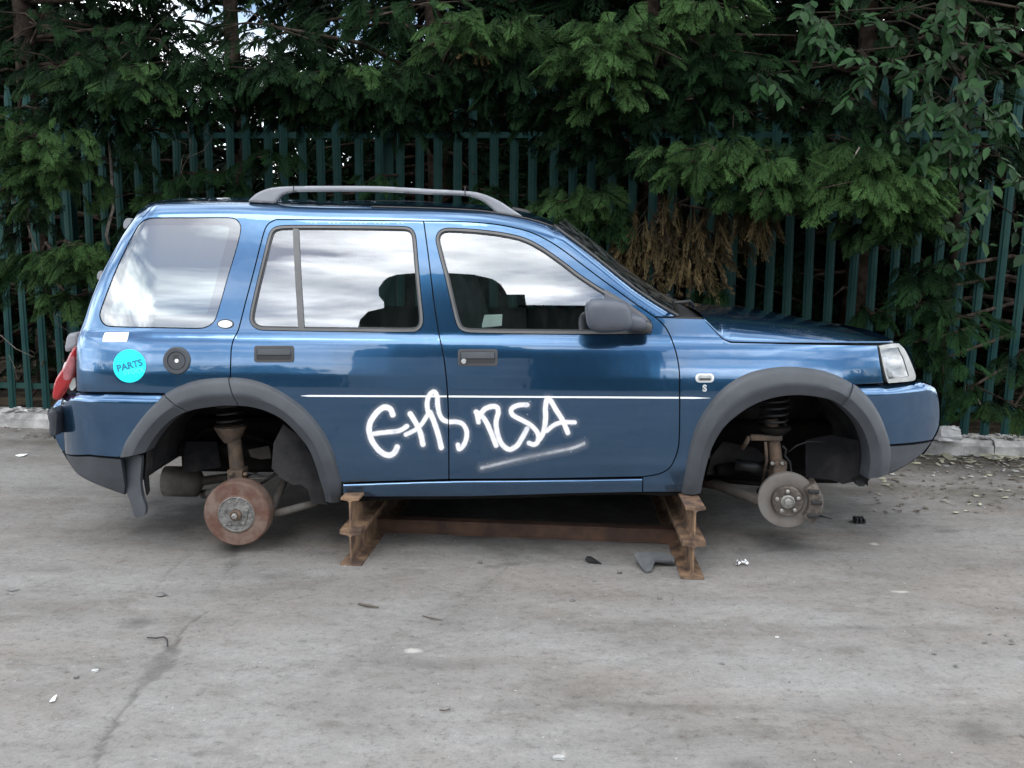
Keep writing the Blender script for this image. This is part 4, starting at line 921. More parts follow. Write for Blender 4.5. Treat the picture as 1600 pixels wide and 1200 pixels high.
# wheel arch trims
def trim(o, i, sel, k='body', name='wheel_arch_trim'):
    O = o[sel]; I = i[sel]; nv = 11; vs = np.linspace(0, 1, nv); P = np.zeros((len(O), nv + 2, 3))
    prof = np.interp(vs, [0, .06, .14, .55, .62, .72, 1], [.0, .016, .024, .040, .040, .034, .020])
    A = np.array([[p.x, p.z] for p in (side(a, b, k) for a, b in O)]); B = np.array([[p.x, p.z] for p in (side(a, b, k, -.015) for a, b in I)])
    for j, v in enumerate(vs):
        q = A + (B - A) * v
        y = (base_s(q[:, 1]) + front_off(q[:, 0]) + rear_off(q[:, 0], k == 'bump') + PROUD[k]) - prof[j]
        P[:, j] = np.stack([q[:, 0], y, q[:, 1]], 1)
    d = (B - A) / np.linalg.norm(B - A, axis=1, keepdims=True)
    q = B + d * .004; P[:, nv] = np.stack([q[:, 0], P[:, nv - 1, 1] + .012, q[:, 1]], 1)
    q = B + d * .004; P[:, nv + 1] = np.stack([q[:, 0], P[:, nv - 1, 1] + .10, q[:, 1]], 1)
    me = grid_mesh(P)
    # closed ends
    b = bmesh.new(); b.from_mesh(me); b.verts.ensure_lookup_table(); n = nv + 2
    for r in (0, len(O) - 1):
        vs_ = [b.verts[r * n + j] for j in range(n)]
        b.faces.new(vs_)
    bmesh.ops.recalc_face_normals(b, faces=b.faces)
    for e in b.edges:
        if len(e.link_faces) == 2 and e.calc_face_angle(0) > .55: e.smooth = False
    b.to_mesh(me); b.free()
    return add(name, me, 'trim', car)
ix = np.arange(60)
def cutidx(c, px, lo=True):
    return int(np.argmin(np.abs(c[:, 0] - px) + (0 if lo else 0)))
def nearest(c, p): return int(np.argmin(np.hypot(c[:, 0] - p[0], c[:, 1] - p[1])))
k1 = nearest(ARo, (257, 616)); k2 = nearest(ARo, (359, 590))
def dens(a, n):  # finer curve
    t = np.linspace(0, len(a) - 1, n); i = np.arange(len(a)); return np.stack([np.interp(t, i, a[:, 0]), np.interp(t, i, a[:, 1])], 1)
def trim_seg(o, i, a, b, k):
    O = dens(o[a:b + 1], max(6, 2 * (b - a))); I = dens(i[a:b + 1], max(6, 2 * (b - a)))
    # pull the two ends apart for the joint
    O[0] += (O[1] - O[0]) * .18; I[0] += (I[1] - I[0]) * .18; O[-1] += (O[-2] - O[-1]) * .18; I[-1] += (I[-2] - I[-1]) * .18
    return trim(O, I, slice(None), k)
tr = [trim_seg(ARo, ARi, 0, k1, 'body'), trim_seg(ARo, ARi, k1, k2, 'body'), trim_seg(ARo, ARi, k2, 59, 'body')]
k3 = nearest(AFo, (1334, 601))
tr += [trim_seg(AFo, AFi, 0, k3, 'wing'), trim_seg(AFo, AFi, k3, 59, 'bump')]

# --- sheets that cross the car
def cross(name, near_px, R, m, bulge, nu=24, flat=.35, parent=car, k='body', extra=0., powr=2.0):
    """sheet from a near edge curve over to its mirror image on the far side"""
    E = np.array([tuple(p) for p in near_px]); U = np.linspace(-1, 1, nu * 2 + 1); P = np.zeros((len(E), len(U), 3))
    for j, u in enumerate(U):
        y = YC + (YC - E[:, 1]) * u; b = (1 - np.abs(u) ** powr)[..., None] if np.ndim(u) else (1 - abs(u) ** powr)
        P[:, j] = np.stack([E[:, 0], y, E[:, 2]], 1) + np.asarray(bulge) * b
    me = grid_mesh(P); b = bmesh.new(); b.from_mesh(me); bmesh.ops.recalc_face_normals(b, faces=b.faces); b.to_mesh(me); b.free()
    return add(name, me, m, parent)
def near3(px_pts, k='body', R=0., off=0., step=6):
    return [side(a, b, k, off) for a, b in spline(px_pts, step)]
roof_e = [Vector((x, float(S(x, z - .0005)), z)) for x, z in ROOF]
roof = cross('roof', roof_e, 0, 'paint', (0, 0, .045), powr=2.4)
rear_e = [Vector((x, float(S(x + .0005, z)), z)) for x, z in REAR]
tail = cross('tailgate', rear_e, 0, 'paint', (-.05, 0, 0), powr=2.6)
pil_e = [Vector((x, float(S(x, z)) + .004, z - .004)) for x, z in PIL]
ws = cross('windscreen', pil_e, 0, 'wind', (.085, 0, .060), powr=2.0)
blk = [Vector((p.x, p.y - .0015, p.z + .001)) for p in pil_e]
# dark frit and rubber along the near windscreen edge
tube('windscreen_seal', [p + Vector((.002, .0, .004)) for p in pil_e], .009, 'seal', car, 6)
tube('roof_gutter_seal', [Vector((x, float(S(x, z - .012)) - .001, z - .010)) for x, z in ROOF if x > -.72], .0045, 'seal', car, 6)
# bumper faces
def bfaces(pl, k, m, bulge, nm, powr=2.6):
    e = [Vector((x, float(S(x, z, k)), z)) for x, z in pl]; return cross(nm, e, 0, m, bulge, powr=powr)
bf_up = [p for p in BF if p[1] > .50]; bf_lo = [p for p in BF if p[1] <= .52]
bfaces(bf_up, 'bump', 'paint', (.05, 0, 0), 'front_bumper_face')
cross('front_valance_face', [side(p_, q_, 'val', .001) for p_, q_ in spline([(1458, 686), (1457, 689.5), (1440, 710), (1416, 727), (1390, 740), (1358, 748)], 8)], 0, 'trim', (.04, 0, 0), powr=2.6)
bfaces([p for p in BR if p[1] > .50], 'bump', 'paint', (-.05, 0, 0), 'rear_bumper_face')
cross('rear_valance_face', [side(p_, q_, 'val', .001) for p_, q_ in spline([(97, 705), (98, 707), (110, 726), (122, 741), (147, 755), (195, 773)], 8)], 0, 'trim', (-.04, 0, 0), powr=2.6)
# grille panel between the headlamps
grl = near3([(1398, 534), (1414, 542), (1424, 556), (1431, 578), (1434, 597)], 'wing')
cross('grille_panel', grl, 0, 'paint', (.10, 0, .01), powr=2.0)

# bonnet: near lower edge and the highest line seen against the fence
BN = [(1100, 499, 474), (1112, 511, 474), (1122, 521, 474.5), (1131, 529.5, 475), (1142, 533.5, 476.5), (1170, 534, 480), (1219, 534.5, 484), (1281, 535, 491), (1320, 535.3, 497.5), (1344, 535.5, 503), (1366, 535.5, 508), (1384, 535.2, 515), (1395, 534.5, 523)]
rows = []; nu = 34
_bu = np.linspace(0, 1, 401); _bf = np.interp(_bu, [0, .02, .06, .10, .15, .22, .35, .6, 1], [0, .17, .36, .50, .63, .73, .84, .95, 1]); _kk = np.exp(-.5 * (np.arange(-20, 21) / 7.) ** 2); _kk /= _kk.sum()
_bf = np.r_[_bf[:6], np.convolve(np.pad(_bf, 20, mode='reflect', reflect_type='odd'), _kk, 'valid')[6:]]
for a, lo, hi in [tuple(q) for q in np.stack([np.interp(np.linspace(0, len(BN) - 1, 70), range(len(BN)), np.array(BN)[:, i]) for i in range(3)], 1)]:
    Lw = side(a, lo, 'wing', -.002); z1 = at(a, hi, .72).z; rise = z1 - Lw.z
    xr = Lw.x; fr = np.clip((xr - 1.45) / .55, 0, 1)
    row = []
    for u in np.linspace(0, 1, nu) ** 1.6:
        y = Lw.y + (YC - Lw.y) * u; zc = Lw.z + rise * float(np.interp(u, _bu, _bf))
        row.append((xr + .10 * fr * fr * (1 - (1 - u) ** 2) - .12 * (1 - fr) * 0, y, zc))
    rows.append(row + [(x, 2 * YC - y, z) for x, y, z in row[::-1][1:]])
P = np.array(rows)
rear_x = P[0, :, 0]
bon = add('bonnet', grid_mesh(P), 'paint', car)
b = bmesh.new(); b.from_mesh(bon.data); bmesh.ops.recalc_face_normals(b, faces=b.faces); b.to_mesh(bon.data); b.free()
# rolled front lip and near edge thickness of the bonnet
lip = [Vector(P[i, 0]) + Vector((0, .006, .001)) for i in range(0, 70, 3)]
tube('bonnet_edge', lip, .005, 'paint', bon, 6)
# cowl and wipers between windscreen and bonnet
pw = side(1059, 495); 
cw = []
for t, (a, b_) in enumerate([((1040, 494), None), ((1068, 494), None), ((1092, 497), None), ((1104, 500), None)]):
    q = side(a[0], a[1], 'wing', .03); cw.append(Vector((q.x, q.y, q.z - .02)))
cross('scuttle_panel', cw, 0, 'black', (.03, 0, .055), powr=2.4)
for dy in (.30, .95):
    p0 = Vector((.98, dy + .30, 1.215)); p1 = Vector((.80, dy - .10, 1.268)); 
    tube('wiper_arm', [p0, (p0 + p1) / 2 + Vector((.015, 0, .025)), p1], .008, 'black', car, 6)
    tube('wiper_blade', [p1 + Vector((.05, .33, -.005)), p1, p1 + Vector((-.045, -.22, .012))], .009, 'black', car, 6)

# --- far side: mirror of the pressed panels and glass
for o in [bodyside, rdoor, fdoor, wing, fbump, rbump] + tr:
    mo = mirrored(o, car)
    for ch in list(o.children):
        if ch.name.split('.')[0] in ('inner_panel', 'window_glass', 'window_seal', 'divider_bar', 'lower_valance'):
            mc = mirrored(ch, mo)
mirrored(g, car)
mirrored(sill, car)

# --- headlights
def headlight(far=False):
    out = L_(spline([(1373, 540, 1), (1390, 537), (1404, 536, 1), (1413, 545), (1422, 563), (1431, 588), (1427, 595), (1387, 599, 1), (1380, 575)], 3, True), 'wing')
    inn = L_(spline([(1375.5, 546, 1), (1403, 543, 1), (1411, 560), (1420, 588, 1), (1388, 592, 1)], 3, True), 'wing')
    h = panel('headlight', out, 'lampgrey', car, 'wing', holes=[inn], off=-.004, gap=.0015, thick=.05)
    panel('lens', inn, 'lamp', h, 'wing', off=.0, gap=0, thick=0)
    pz = inn.mean(0)
    def bowl(x, z): return S(x, z, 'wing') + .02 + .05 * np.clip(1 - edist(x, z, [tuple(p) for p in np.vstack([inn, inn[:1]])]) * 0, 0, 1) * np.clip(1 - ((x - pz[0]) ** 2 + (z - pz[1]) ** 2) / .012, 0, 1)
    panel('reflector', inset(inn, -.004), 'chrome', h, 'wing', fn=bowl, gap=0, thick=0, step=.008)
    c = side(1396, 566, 'wing', .035); me = lathe([(0, .001), (0, .018), (.02, .026), (.035, .03)], (c.x, c.y, c.z), n=24); add('bulb_shield', me, 'chrome', h)
    ln = side(1378, 563, 'wing', -.005)
    return h
hl = headlight(); hm = mirrored(hl, car)
for ch in list(hl.children): mirrored(ch, hm)

# --- tail light, pulled out of its seat and hanging
tl = [(113, 543), (118, 546), (117.5, 573), (110, 597), (100, 613), (89, 626.5), (80, 623), (80, 610), (84, 593), (97, 573), (105, 556)]
tlx = np.array([[p.x, p.z] for p in (at(a, b, .13) for a, b in spline(tl, 2, True))]); tlx = resamp(tlx, .006)
tly = lambda x, z: .13 + .0 * x + ero(edist(x, z, [tuple(p) for p in np.vstack([tlx, tlx[:1]])]), .02)
tlo = panel('tail_light', tlx, 'red', car, fn=tly, gap=0, thick=.06, step=.008)
tw = np.array([[p.x, p.z] for p in (at(a, b, .125) for a, b in spline([(100, 570), (112, 556), (116, 562), (115, 580), (108, 593), (99, 592)], 2, True))])
panel('reversing_lens', resamp(tw, .005), 'pink', tlo, fn=lambda x, z: tly(x, z) - .002, gap=0, thick=.004, step=.01)
tp = lambda pts, Y: np.array([[p.x, p.z] for p in (at(a, b, Y) for a, b in spline(pts, 2, True))])
panel('lamp_socket', resamp(tp([(112, 575), (121, 560), (121, 608), (104, 614)], .16), .01), 'black', car, fn=lambda x, z: .16 + 0 * x, gap=0, thick=.1)
panel('bulb_holder', resamp(tp([(109, 600), (117, 590), (119, 604), (112, 610)], .15), .005), 'lampgrey', car, fn=lambda x, z: .145 + 0 * x, gap=0, thick=.03)
panel('tailgate_handle_cover', resamp(tp([(101, 533), (105, 523), (113, 520), (120, 522), (120, 540), (108, 548), (100, 549)], .2), .006), 'rail', car, fn=lambda x, z: .2 + ero(edist(x, z, [tuple(p) for p in np.vstack([tp([(101, 533), (105, 523), (113, 520), (120, 522), (120, 540), (108, 548), (100, 549)], .2)])]), .015), gap=0, thick=.3, step=.01)
panel('reflector_housing', resamp(tp([(97, 573), (101, 566), (103, 580), (98, 588), (95, 584)], .14), .005), 'white', car, fn=lambda x, z: .15 + 0 * x, gap=0, thick=.03)
panel('rear_bumper_pad', resamp(tp([(75, 643), (80, 638), (88, 644), (88, 660), (86, 680), (78, 680), (77, 660)], .12), .006), 'trim', rbump, fn=lambda x, z: .10 + ero(edist(x, z, [tuple(p) for p in tp([(75, 643), (80, 638), (88, 644), (88, 660), (86, 680), (78, 680), (77, 660), (75, 643)], .12)]), .02), gap=0, thick=.25, step=.01)
panel('wiper_stub', resamp(tp([(193, 348), (198, 341), (205, 343), (203, 352), (194, 357)], .35), .006), 'rail', car, fn=lambda x, z: .35 + 0 * x, gap=0, thick=.2)
panel('tailgate_hinge', resamp(tp([(152, 428), (156, 423), (160, 424), (157, 436), (152, 436)], .28), .006), 'rail', car, fn=lambda x, z: .28 + 0 * x, gap=0, thick=.03)

# --- roof rails
def railing():
    top = spline([(389, 313.5), (398, 305), (408, 299), (425, 293.5), (460, 291), (585, 291), (680, 296), (727, 298.5), (751, 302), (778, 313), (800, 327), (816, 337)], 3)
    bot = spline([(431, 316.5), (440, 306), (452, 301.5), (467, 299.8), (585, 299.8), (680, 304.2), (727, 306), (751, 313), (764, 322), (776, 333)], 3)
    Y = .285
    loop = np.array([[p.x, p.z] for p in (at(a, b, Y) for a, b in top + [(816, 339), (800, 338), (778, 334)] + bot[::-1] + [(428, 318), (389, 315.5)])])
    lp = resamp(loop, .008)
    pl = [tuple(p) for p in np.vstack([lp, lp[:1]])]
    fn = lambda x, z: Y - .018 + ero(edist(x, z, pl), .011)
    r = panel('roof_rail', lp, 'rail', car, fn=fn, gap=0, thick=.03, step=.006)
    for px in (460, 727):
        q = tp([(px - .7, 290.7), (px + .7, 290.7), (px + .7, 307), (px - .7, 307)] if px > 500 else [(px - .7, 290.7), (px + .7, 290.7), (px + .7, 300), (px - .7, 300)], Y)
        panel('rail_joint', resamp(q, .004), 'seal', r, fn=lambda x, z: Y - .0185 + 0 * x, gap=0, thick=.004)
    return r
rl = railing(); mirrored(rl, car)
tube('radio_aerial_base', [at(800, 328, .75), at(822, 332, .75), at(836, 339, .75)], [.018, .016, .004], 'black', car, 8)

# --- door mirror
def superq(c, r, e, n=28, m_=20, tw=None):
    V = []; Fc = []
    sg = lambda a, p: math.copysign(abs(a) ** p, a)
    for i in range(m_ + 1):
        f = -math.pi / 2 + math.pi * i / m_
        for j in range(n):
            t = 2 * math.pi * j / n
            p = Vector((sg(math.cos(f), e) * sg(math.cos(t), e) * r[0], sg(math.cos(f), e) * sg(math.sin(t), e) * r[1], sg(math.sin(f), e) * r[2]))
            if tw: p = tw(p)
            V.append(Vector(c) + p)
    for i in range(m_):
        for j in range(n):
            k = (j + 1) % n; Fc.append((i * n + j, i * n + k, (i + 1) * n + k, (i + 1) * n + j))
    return V, Fc
def scaled(c, Y): return (Y - CAM.y)
mc = at(951, 493, -.11)
def mtw(p):
    q = (p.x + .1) / .2
    return Vector((p.x - .010 * (p.z / .08), p.y * (1 - .25 * max(0, q)), p.z * (1 - .22 * max(0, q - .35))))
mir = add('door_mirror', pyd(*superq(mc, (.104, .085, .079), .55, tw=mtw), True), 'mirror', fdoor)
mb = at(983, 503, -.07)
add('mirror_arm', pyd(*superq(mb, (.078, .055, .038), .7, tw=lambda p: Vector((p.x, p.y, p.z - p.x * .10))), True), 'mirror', mir)
mb2 = at(1000, 510, -.0)
add('mirror_foot', pyd(*superq(mb2, (.055, .075, .034), .6, tw=lambda p: Vector((p.x, p.y, p.z - p.x * .05))), True), 'seal', mir)

# --- handles, filler cap, badges, stickers, stripe
def rr(cx, cy, hw, hh, r, n=5, tilt=0.):
    pts = []
    for sx, sy, a0 in ((1, -1, -90), (1, 1, 0), (-1, 1, 90), (-1, -1, 180)):
        for i in range(n + 1):
            a = R_(a0 + 90 * i / n); pts.append((cx + sx * (hw - r) + r * math.cos(a), cy + sy * (hh - r) + r * math.sin(a) + tilt * (sx * hw)))
    return pts
def plate(name, px, m, parent, off, thick=.004, k='body', step=.01, holes=(), rs=.0035):
    return panel(name, resamp(xz(px, k), rs), m, parent, k, holes=[resamp(xz(h, k), rs) for h in holes], off=off, gap=0, thick=thick, step=step)
def handle(d, cx, cy, lock):
    h = plate('door_handle', rr(cx, cy, 31, 13, 4), 'seal', d, -.005, .006, holes=[rr(cx, cy, 27, 9.5, 2.5)])
    plate('handle_flap', [(cx - 26, cy - 9), (cx + 26, cy - 9), (cx + 26, cy + 1.2), (cx - 26, cy + 1.2)], 'trim', h, -.006, .012)
    plate('handle_recess', rr(cx, cy + 4.5, 27, 6, 2), 'black', h, -.0015, .001)
    if lock:
        c = side(cx - 22, cy + 6, off=-.006); add('lock', lathe([(-.006, .0005), (-.006, .011), (-.003, .0125), (.004, .0125)], c, n=20), 'silver', h)
handle(rdoor, 428.5, 553, False); handle(fdoor, 746.5, 558.5, True)
fc = side(276.5, 563.5)
def tilted(me, c, s=.12):
    for v in me.vertices: v.co.y += (v.co.z - c[2]) * s
    return me
cap = add('fuel_filler', tilted(lathe([(.004, .066), (-.006, .064), (-.009, .060), (-.009, .044), (-.002, .042), (-.002, .041), (-.006, .040), (-.007, .001)], fc, n=48), fc), 'trim', bodyside)
add('keyhole', tilted(lathe([(-.009, .0005), (-.009, .0085), (-.006, .0095)], (fc.x + .001, fc.y, fc.z - .0), n=16), fc), 'white', cap)
plate('finger_slot', [(272, 553.5), (280, 553.5), (280.5, 561), (271.5, 561)], 'black', cap, -.0085, .001)
def ell(cx, cy, a, b, n=28, rot=0): 
    return [(cx + a * math.cos(t) * math.cos(rot) - b * math.sin(t) * math.sin(rot), cy + a * math.cos(t) * math.sin(rot) + b * math.sin(t) * math.cos(rot)) for t in np.linspace(0, 2 * math.pi, n, endpoint=False)]
bd = plate('oval_badge', ell(352.5, 506, 13, 7.4), 'seal', bodyside, -.004, .005); plate('badge_face', ell(352.5, 506, 11, 5.6), 'silver', bd, -.006, .003)
st = plate('round_sticker', ell(202.5, 571.7, 25.6, 26, 44), 'cyan', bodyside, -.0012, 0)
plate('white_sticker', [(164, 520), (168, 519), (201.5, 519), (200, 528), (198, 534), (160.5, 534), (161, 527)], 'white', bodyside, -.0014, 0)
rp = plate('side_repeater', rr(1101, 590.5, 14.5, 7, 6), 'silver', wing, -.004, .006, 'wing'); plate('repeater_lens', rr(1101, 590.5, 11, 4.3, 4), 'lampgrey', rp, -.007, .004, 'wing'); plate('repeater_shade', rr(1101, 592, 9, 1.6, 1.2), 'seal', rp, -.0085, .002, 'wing')
def text(name, s, px, py, size, m, parent, off, rot=0., k='body', bold=0.):
    cu = bpy.data.curves.new('t', 'FONT'); cu.body = s; cu.size = 1; cu.align_x = 'CENTER'; cu.align_y = 'CENTER'; cu.offset = bold; cu.fill_mode = 'FRONT'
    o = bpy.data.objects.new('t', cu); COL.objects.link(o); dg = bpy.context.evaluated_depsgraph_get()
    me = bpy.data.meshes.new_from_object(o.evaluated_get(dg)); bpy.data.objects.remove(o)
    c, s_ = math.cos(rot), math.sin(rot)
    for v in me.vertices:
        x, y = v.co.x * size, v.co.y * size
        v.co = side(px + x * c + y * s_, py + x * s_ - y * c, k, off)
    return add(name, me, m, parent)
text('printed_word', 'PARTS', 202.4, 571.5, 14.5, 'teal', st, -.0022, R_(-14.5), bold=.035)
text('printed_word', 'STOCK', 209.5, 580.5, 10.5, 'palecyan', st, -.0022, R_(-9), bold=.01)
text('badge_letter', 'S', 1101, 607, 14, 'silver', wing, -.003, 0, 'wing', bold=.05)
def strip(name, pts, hw, m, parent, off, k='body'):
    pts = spline(pts, 6); V = []
    for i, (a, b) in enumerate(pts):
        h = hw(a) if callable(hw) else hw
        V += [side(a, b - h, k, off), side(a, b + h, k, off)]
    return add(name, pyd(V, [(2 * i, 2 * i + 1, 2 * i + 3, 2 * i + 2) for i in range(len(pts) - 1)], True), m, parent)
strip('pinstripe', [(470, 618.5), (698, 619.4)], lambda a: 1.4 * min(1, (a - 468) / 14), 'white', rdoor, -.0012)
strip('pinstripe', [(701, 619.4), (1060.5, 621.5)], 1.4, 'white', fdoor, -.0012)
strip('pinstripe', [(1063, 621.5), (1110, 622)], lambda a: 1.4 * max(.08, min(1, (1112 - a) / 26)), 'white', wing, -.0012, 'wing')

# spray paint lettering: a thin film of paint following the doors, thick in the strokes and misty at their rims
G = [  # points in the enlarged picture of the lettering, stroke half width, strength
    ([(232, 250), (215, 212), (175, 200), (130, 230), (90, 282), (72, 340), (85, 410), (120, 470), (165, 512), (210, 525), (245, 505), (262, 470)], 17, 1),
    ([(105, 380), (180, 370), (260, 362), (300, 347), (328, 328)], 14, 1),
    ([(350, 245), (390, 310), (420, 380), (436, 450)], 16, 1), ([(320, 385), (390, 350), (430, 310), (470, 245)], 13, 1),
    ([(470, 235), (464, 175), (478, 120), (510, 96), (532, 125), (535, 180), (546, 240), (570, 283), (612, 299), (660, 298), (705, 315), (732, 365), (726, 425), (702, 468), (680, 482), (673, 455)], 14, 1),
    ([(485, 235), (515, 310), (540, 390), (560, 472)], 16, 1),
    ([(795, 232), (832, 256), (870, 312), (900, 382), (930, 458)], 15, 1), ([(800, 236), (811, 300)], 14, 1),
    ([(815, 270), (850, 215), (895, 196), (935, 200), (945, 235), (930, 300), (940, 380), (970, 450), (1020, 485), (1070, 460), (1110, 400), (1140, 345)], 15, 1),
    ([(1140, 184), (1085, 186), (1035, 210), (1040, 250), (1110, 290), (1172, 328), (1212, 378), (1212, 432), (1185, 452), (1152, 442)], 14, 1),
    ([(1225, 415), (1252, 365), (1264, 280), (1264, 200), (1276, 142), (1298, 155), (1332, 212), (1380, 290), (1415, 372)], 15, 1),
    ([(1272, 360), (1320, 322), (1380, 302), (1460, 303)], 13, 1),
    ([(832, 610), (960, 580), (1150, 536), (1330, 500), (1450, 475), (1525, 445)], 9, .55)]
gx0, gx1, gy0, gy1 = 562, 928, 602, 742
nx_, ny_ = 440, 168
GX, GY = np.meshgrid(np.linspace(gx0, gx1, nx_), np.linspace(gy0, gy1, ny_))
cov = np.zeros(GX.shape)
for pts, hw, stg in G:
    pp = [((a / 4.324) + 560, (b / 4.324) + 590) for a, b in spline(pts, 8)]
    d = edist(GX, GY, pp) - hw * 1.12 / 4.324
    c_ = np.clip(.5 - d / 1.6, 0, 1); mist = .17 * np.exp(-np.clip(d, 0, None) / 2.2)
    if stg < 1:
        endw = np.clip(np.minimum(np.abs(GX - 760), np.abs(GX - 905)) / 60, 0, 1); c_ = np.clip(.5 - d / 2.6, 0, 1) * (.95 - .45 * endw); mist = .16 * np.exp(-np.clip(d, 0, None) / 3)
    cov = np.maximum(cov, np.maximum(c_ * stg, mist))
_r = np.random.default_rng(5); _src = [((a / 4.324) + 560, (b / 4.324) + 590) for pts, hw, stg in G for a, b in spline(pts, 30)]
for _i in range(170):
    _p = _src[_r.integers(len(_src))]; _q = np.array(_p) + _r.normal(0, 5.5, 2); cov = np.maximum(cov, _r.uniform(.3, .9) * np.clip(1.2 - np.hypot(GX - _q[0], GY - _q[1]) / _r.uniform(.35, .8), 0, 1))
# gap of the shut line stays unpainted
shut = edist(GX, GY, spline(B_PIL, 6)); cov[shut < 1.1] = 0
P_ = np.array([[side(float(a), float(b), off=-.0009) for a, b in zip(GX[r, ::8], GY[r, ::8])] for r in range(0, ny_, 4)])
pr, pc = np.arange(0, ny_, 4), np.arange(0, nx_, 8)
def up(A):
    B = np.stack([np.interp(np.arange(nx_), pc, A[r]) for r in range(A.shape[0])]); return np.stack([np.interp(np.arange(ny_), pr, B[:, c]) for c in range(nx_)], 1)
PX, PZ = up(P_[..., 0]), up(P_[..., 2]); PY = S(PX, PZ) - .0009
V = np.stack([PX, PY, PZ], -1).reshape(-1, 3)
cf = cov.ravel(); I = np.arange(nx_ * ny_).reshape(ny_, nx_)
T = np.concatenate([np.stack([I[:-1, :-1], I[1:, :-1], I[1:, 1:]], -1).reshape(-1, 3), np.stack([I[:-1, :-1], I[1:, 1:], I[:-1, 1:]], -1).reshape(-1, 3)])
T = T[cf[T].max(1) > .012]
us, inv = np.unique(T, return_inverse=True); T = inv.reshape(-1, 3); V = V[us]; cf = cf[us]
gm = bpy.data.materials.new('white_spray_paint'); gm.use_nodes = True; t = gm.node_tree; pb = t.nodes['Principled BSDF']
pb.inputs['Base Color'].default_value = (.90, .89, .92, 1); pb.inputs['Roughness'].default_value = .55
an = t.nodes.new('ShaderNodeAttribute'); an.attribute_name = 'tint'
sn = t.nodes.new('ShaderNodeTexNoise'); sn.inputs['Scale'].default_value = 420; tcn = t.nodes.new('ShaderNodeTexCoord'); t.links.new(tcn.outputs['Object'], sn.inputs['Vector'])
m1 = t.nodes.new('ShaderNodeMath'); m1.operation = 'MULTIPLY_ADD'; t.links.new(sn.outputs['Fac'], m1.inputs[0]); m1.inputs[1].default_value = .9; m1.inputs[2].default_value = .55
sn2 = t.nodes.new('ShaderNodeTexNoise'); sn2.inputs['Scale'].default_value = 26; sn2.inputs['Detail'].default_value = 3; t.links.new(tcn.outputs['Object'], sn2.inputs['Vector'])
m3 = t.nodes.new('ShaderNodeMath'); m3.operation = 'MULTIPLY_ADD'; t.links.new(sn2.outputs['Fac'], m3.inputs[0]); m3.inputs[1].default_value = 1.0; m3.inputs[2].default_value = .45
m4 = t.nodes.new('ShaderNodeMath'); m4.operation = 'MULTIPLY'; t.links.new(an.outputs['Fac'], m4.inputs[0]); t.links.new(m3.outputs[0], m4.inputs[1])
m2 = t.nodes.new('ShaderNodeMath'); m2.operation = 'MULTIPLY'; m2.use_clamp = True; t.links.new(m4.outputs[0], m2.inputs[0]); t.links.new(m1.outputs[0], m2.inputs[1])
t.links.new(m2.outputs[0], pb.inputs['Alpha'])
graf = add('spray_paint_lettering', tri_mesh(V, T, cf, True), gm, car); graf['label'] = 'white sprayed lettering across both doors'

# --- wheel wells, underbody
def well(ci, k, depth, name):
    pts = [side(a, b, k, .03) for a, b in dens(ci, 40)]
    V = []; n = len(pts)
    for yy in (0, .25, .5, 1):
        for p in pts: V.append((p.x, p.y + depth * yy, p.z + (.02 if yy else 0)))
    Fc = [(r * n + i, r * n + i + 1, (r + 1) * n + i + 1, (r + 1) * n + i) for r in range(3) for i in range(n - 1)]
    Fc.append(tuple(range(3 * n, 4 * n)))
    o = add(name, pyd(V, Fc, True), 'liner', car)
    for f in o.data.polygons:
        if len(f.vertices) > 4: f.use_smooth = False
    return o
def stretch(ci, e0, e1):
    c = np.array(ci); return np.vstack([c[0] + e0, c, c[-1] + e1])
w1 = well(stretch(ARi, (0, 42), (2, 4)), 'body', .62, 'wheel_well_liner'); w2 = well(stretch(AFi, (-2, 6), (0, 12)), 'wing', .62, 'wheel_well_liner')
mirrored(w1, car); mirrored(w2, car)
def flatpoly(name, px, Y, m, parent, thick=.006, tilt=0.):
    l = np.array([[p.x, p.z] for p in (at(a, b, Y) for a, b in px)]); c = l.mean(0)
    return panel(name, l, m, parent, fn=lambda x, z: Y + tilt * (x - c[0]), gap=0, thick=thick, step=.05)
# plastic flaps hanging in the wells, seen at their real depth
flatpoly('splash_shield', [(430, 690), (444, 662), (470, 684), (490, 722), (503, 765), (513, 792), (486, 788), (480, 765), (470, 757), (458, 757), (440, 745), (427, 729)], .10, 'liner', car, tilt=.25)
flatpoly('splash_shield', [(290, 690), (339, 690), (345, 730), (300, 738), (285, 736)], .45, 'liner', car)
flatpoly('splash_shield', [(1262, 690), (1300, 680), (1352, 690), (1356, 742), (1330, 752), (1316, 756), (1300, 750), (1262, 748)], .28, 'liner', car, tilt=-.2)
flatpoly('splash_shield', [(1112, 712), (1130, 690), (1180, 700), (1200, 716), (1180, 725), (1130, 740), (1104, 742)], .5, 'liner', car)
fl = flatpoly('mud_flap', spline([(183, 713), (186, 740), (194, 770), (203, 790), (210, 808), (219, 808), (230, 801), (232, 788), (226, 775), (222, 750), (225, 712), (214, 709), (206, 714)], 4, True), .05, 'trim', car, thick=.03, tilt=-.55)
flatpoly('torn_liner_edge', [(224, 712), (228, 709), (230, 740), (232, 768), (229, 775), (225, 755)], .085, 'black', car, thick=.02)
flatpoly('bumper_stay', [(1336, 752), (1355, 744), (1360, 748), (1350, 760), (1342, 760)], .2, 'black', car, thick=.05)
xs = at(505, 770, .2).x, at(1100, 770, .2).x
v, f = join_np([box_vf(xs[0] + .05, xs[1] - .05, .09, 1.71, .375, .47), box_vf(xs[0] + .2, xs[1] - .2, .5, 1.3, .31, .38), box_vf(-1.98, xs[0], .72, 1.08, .40, 1.0), box_vf(-1.80, xs[0] + .04, .56, 1.24, .30, .60), box_vf(xs[1], 1.85, .72, 1.08, .36, 1.05), box_vf(xs[1] + .05, 1.84, .64, 1.16, .25, .60)])
add('underbody', bevel(pyd(v, f), .02, 1), 'under', car)
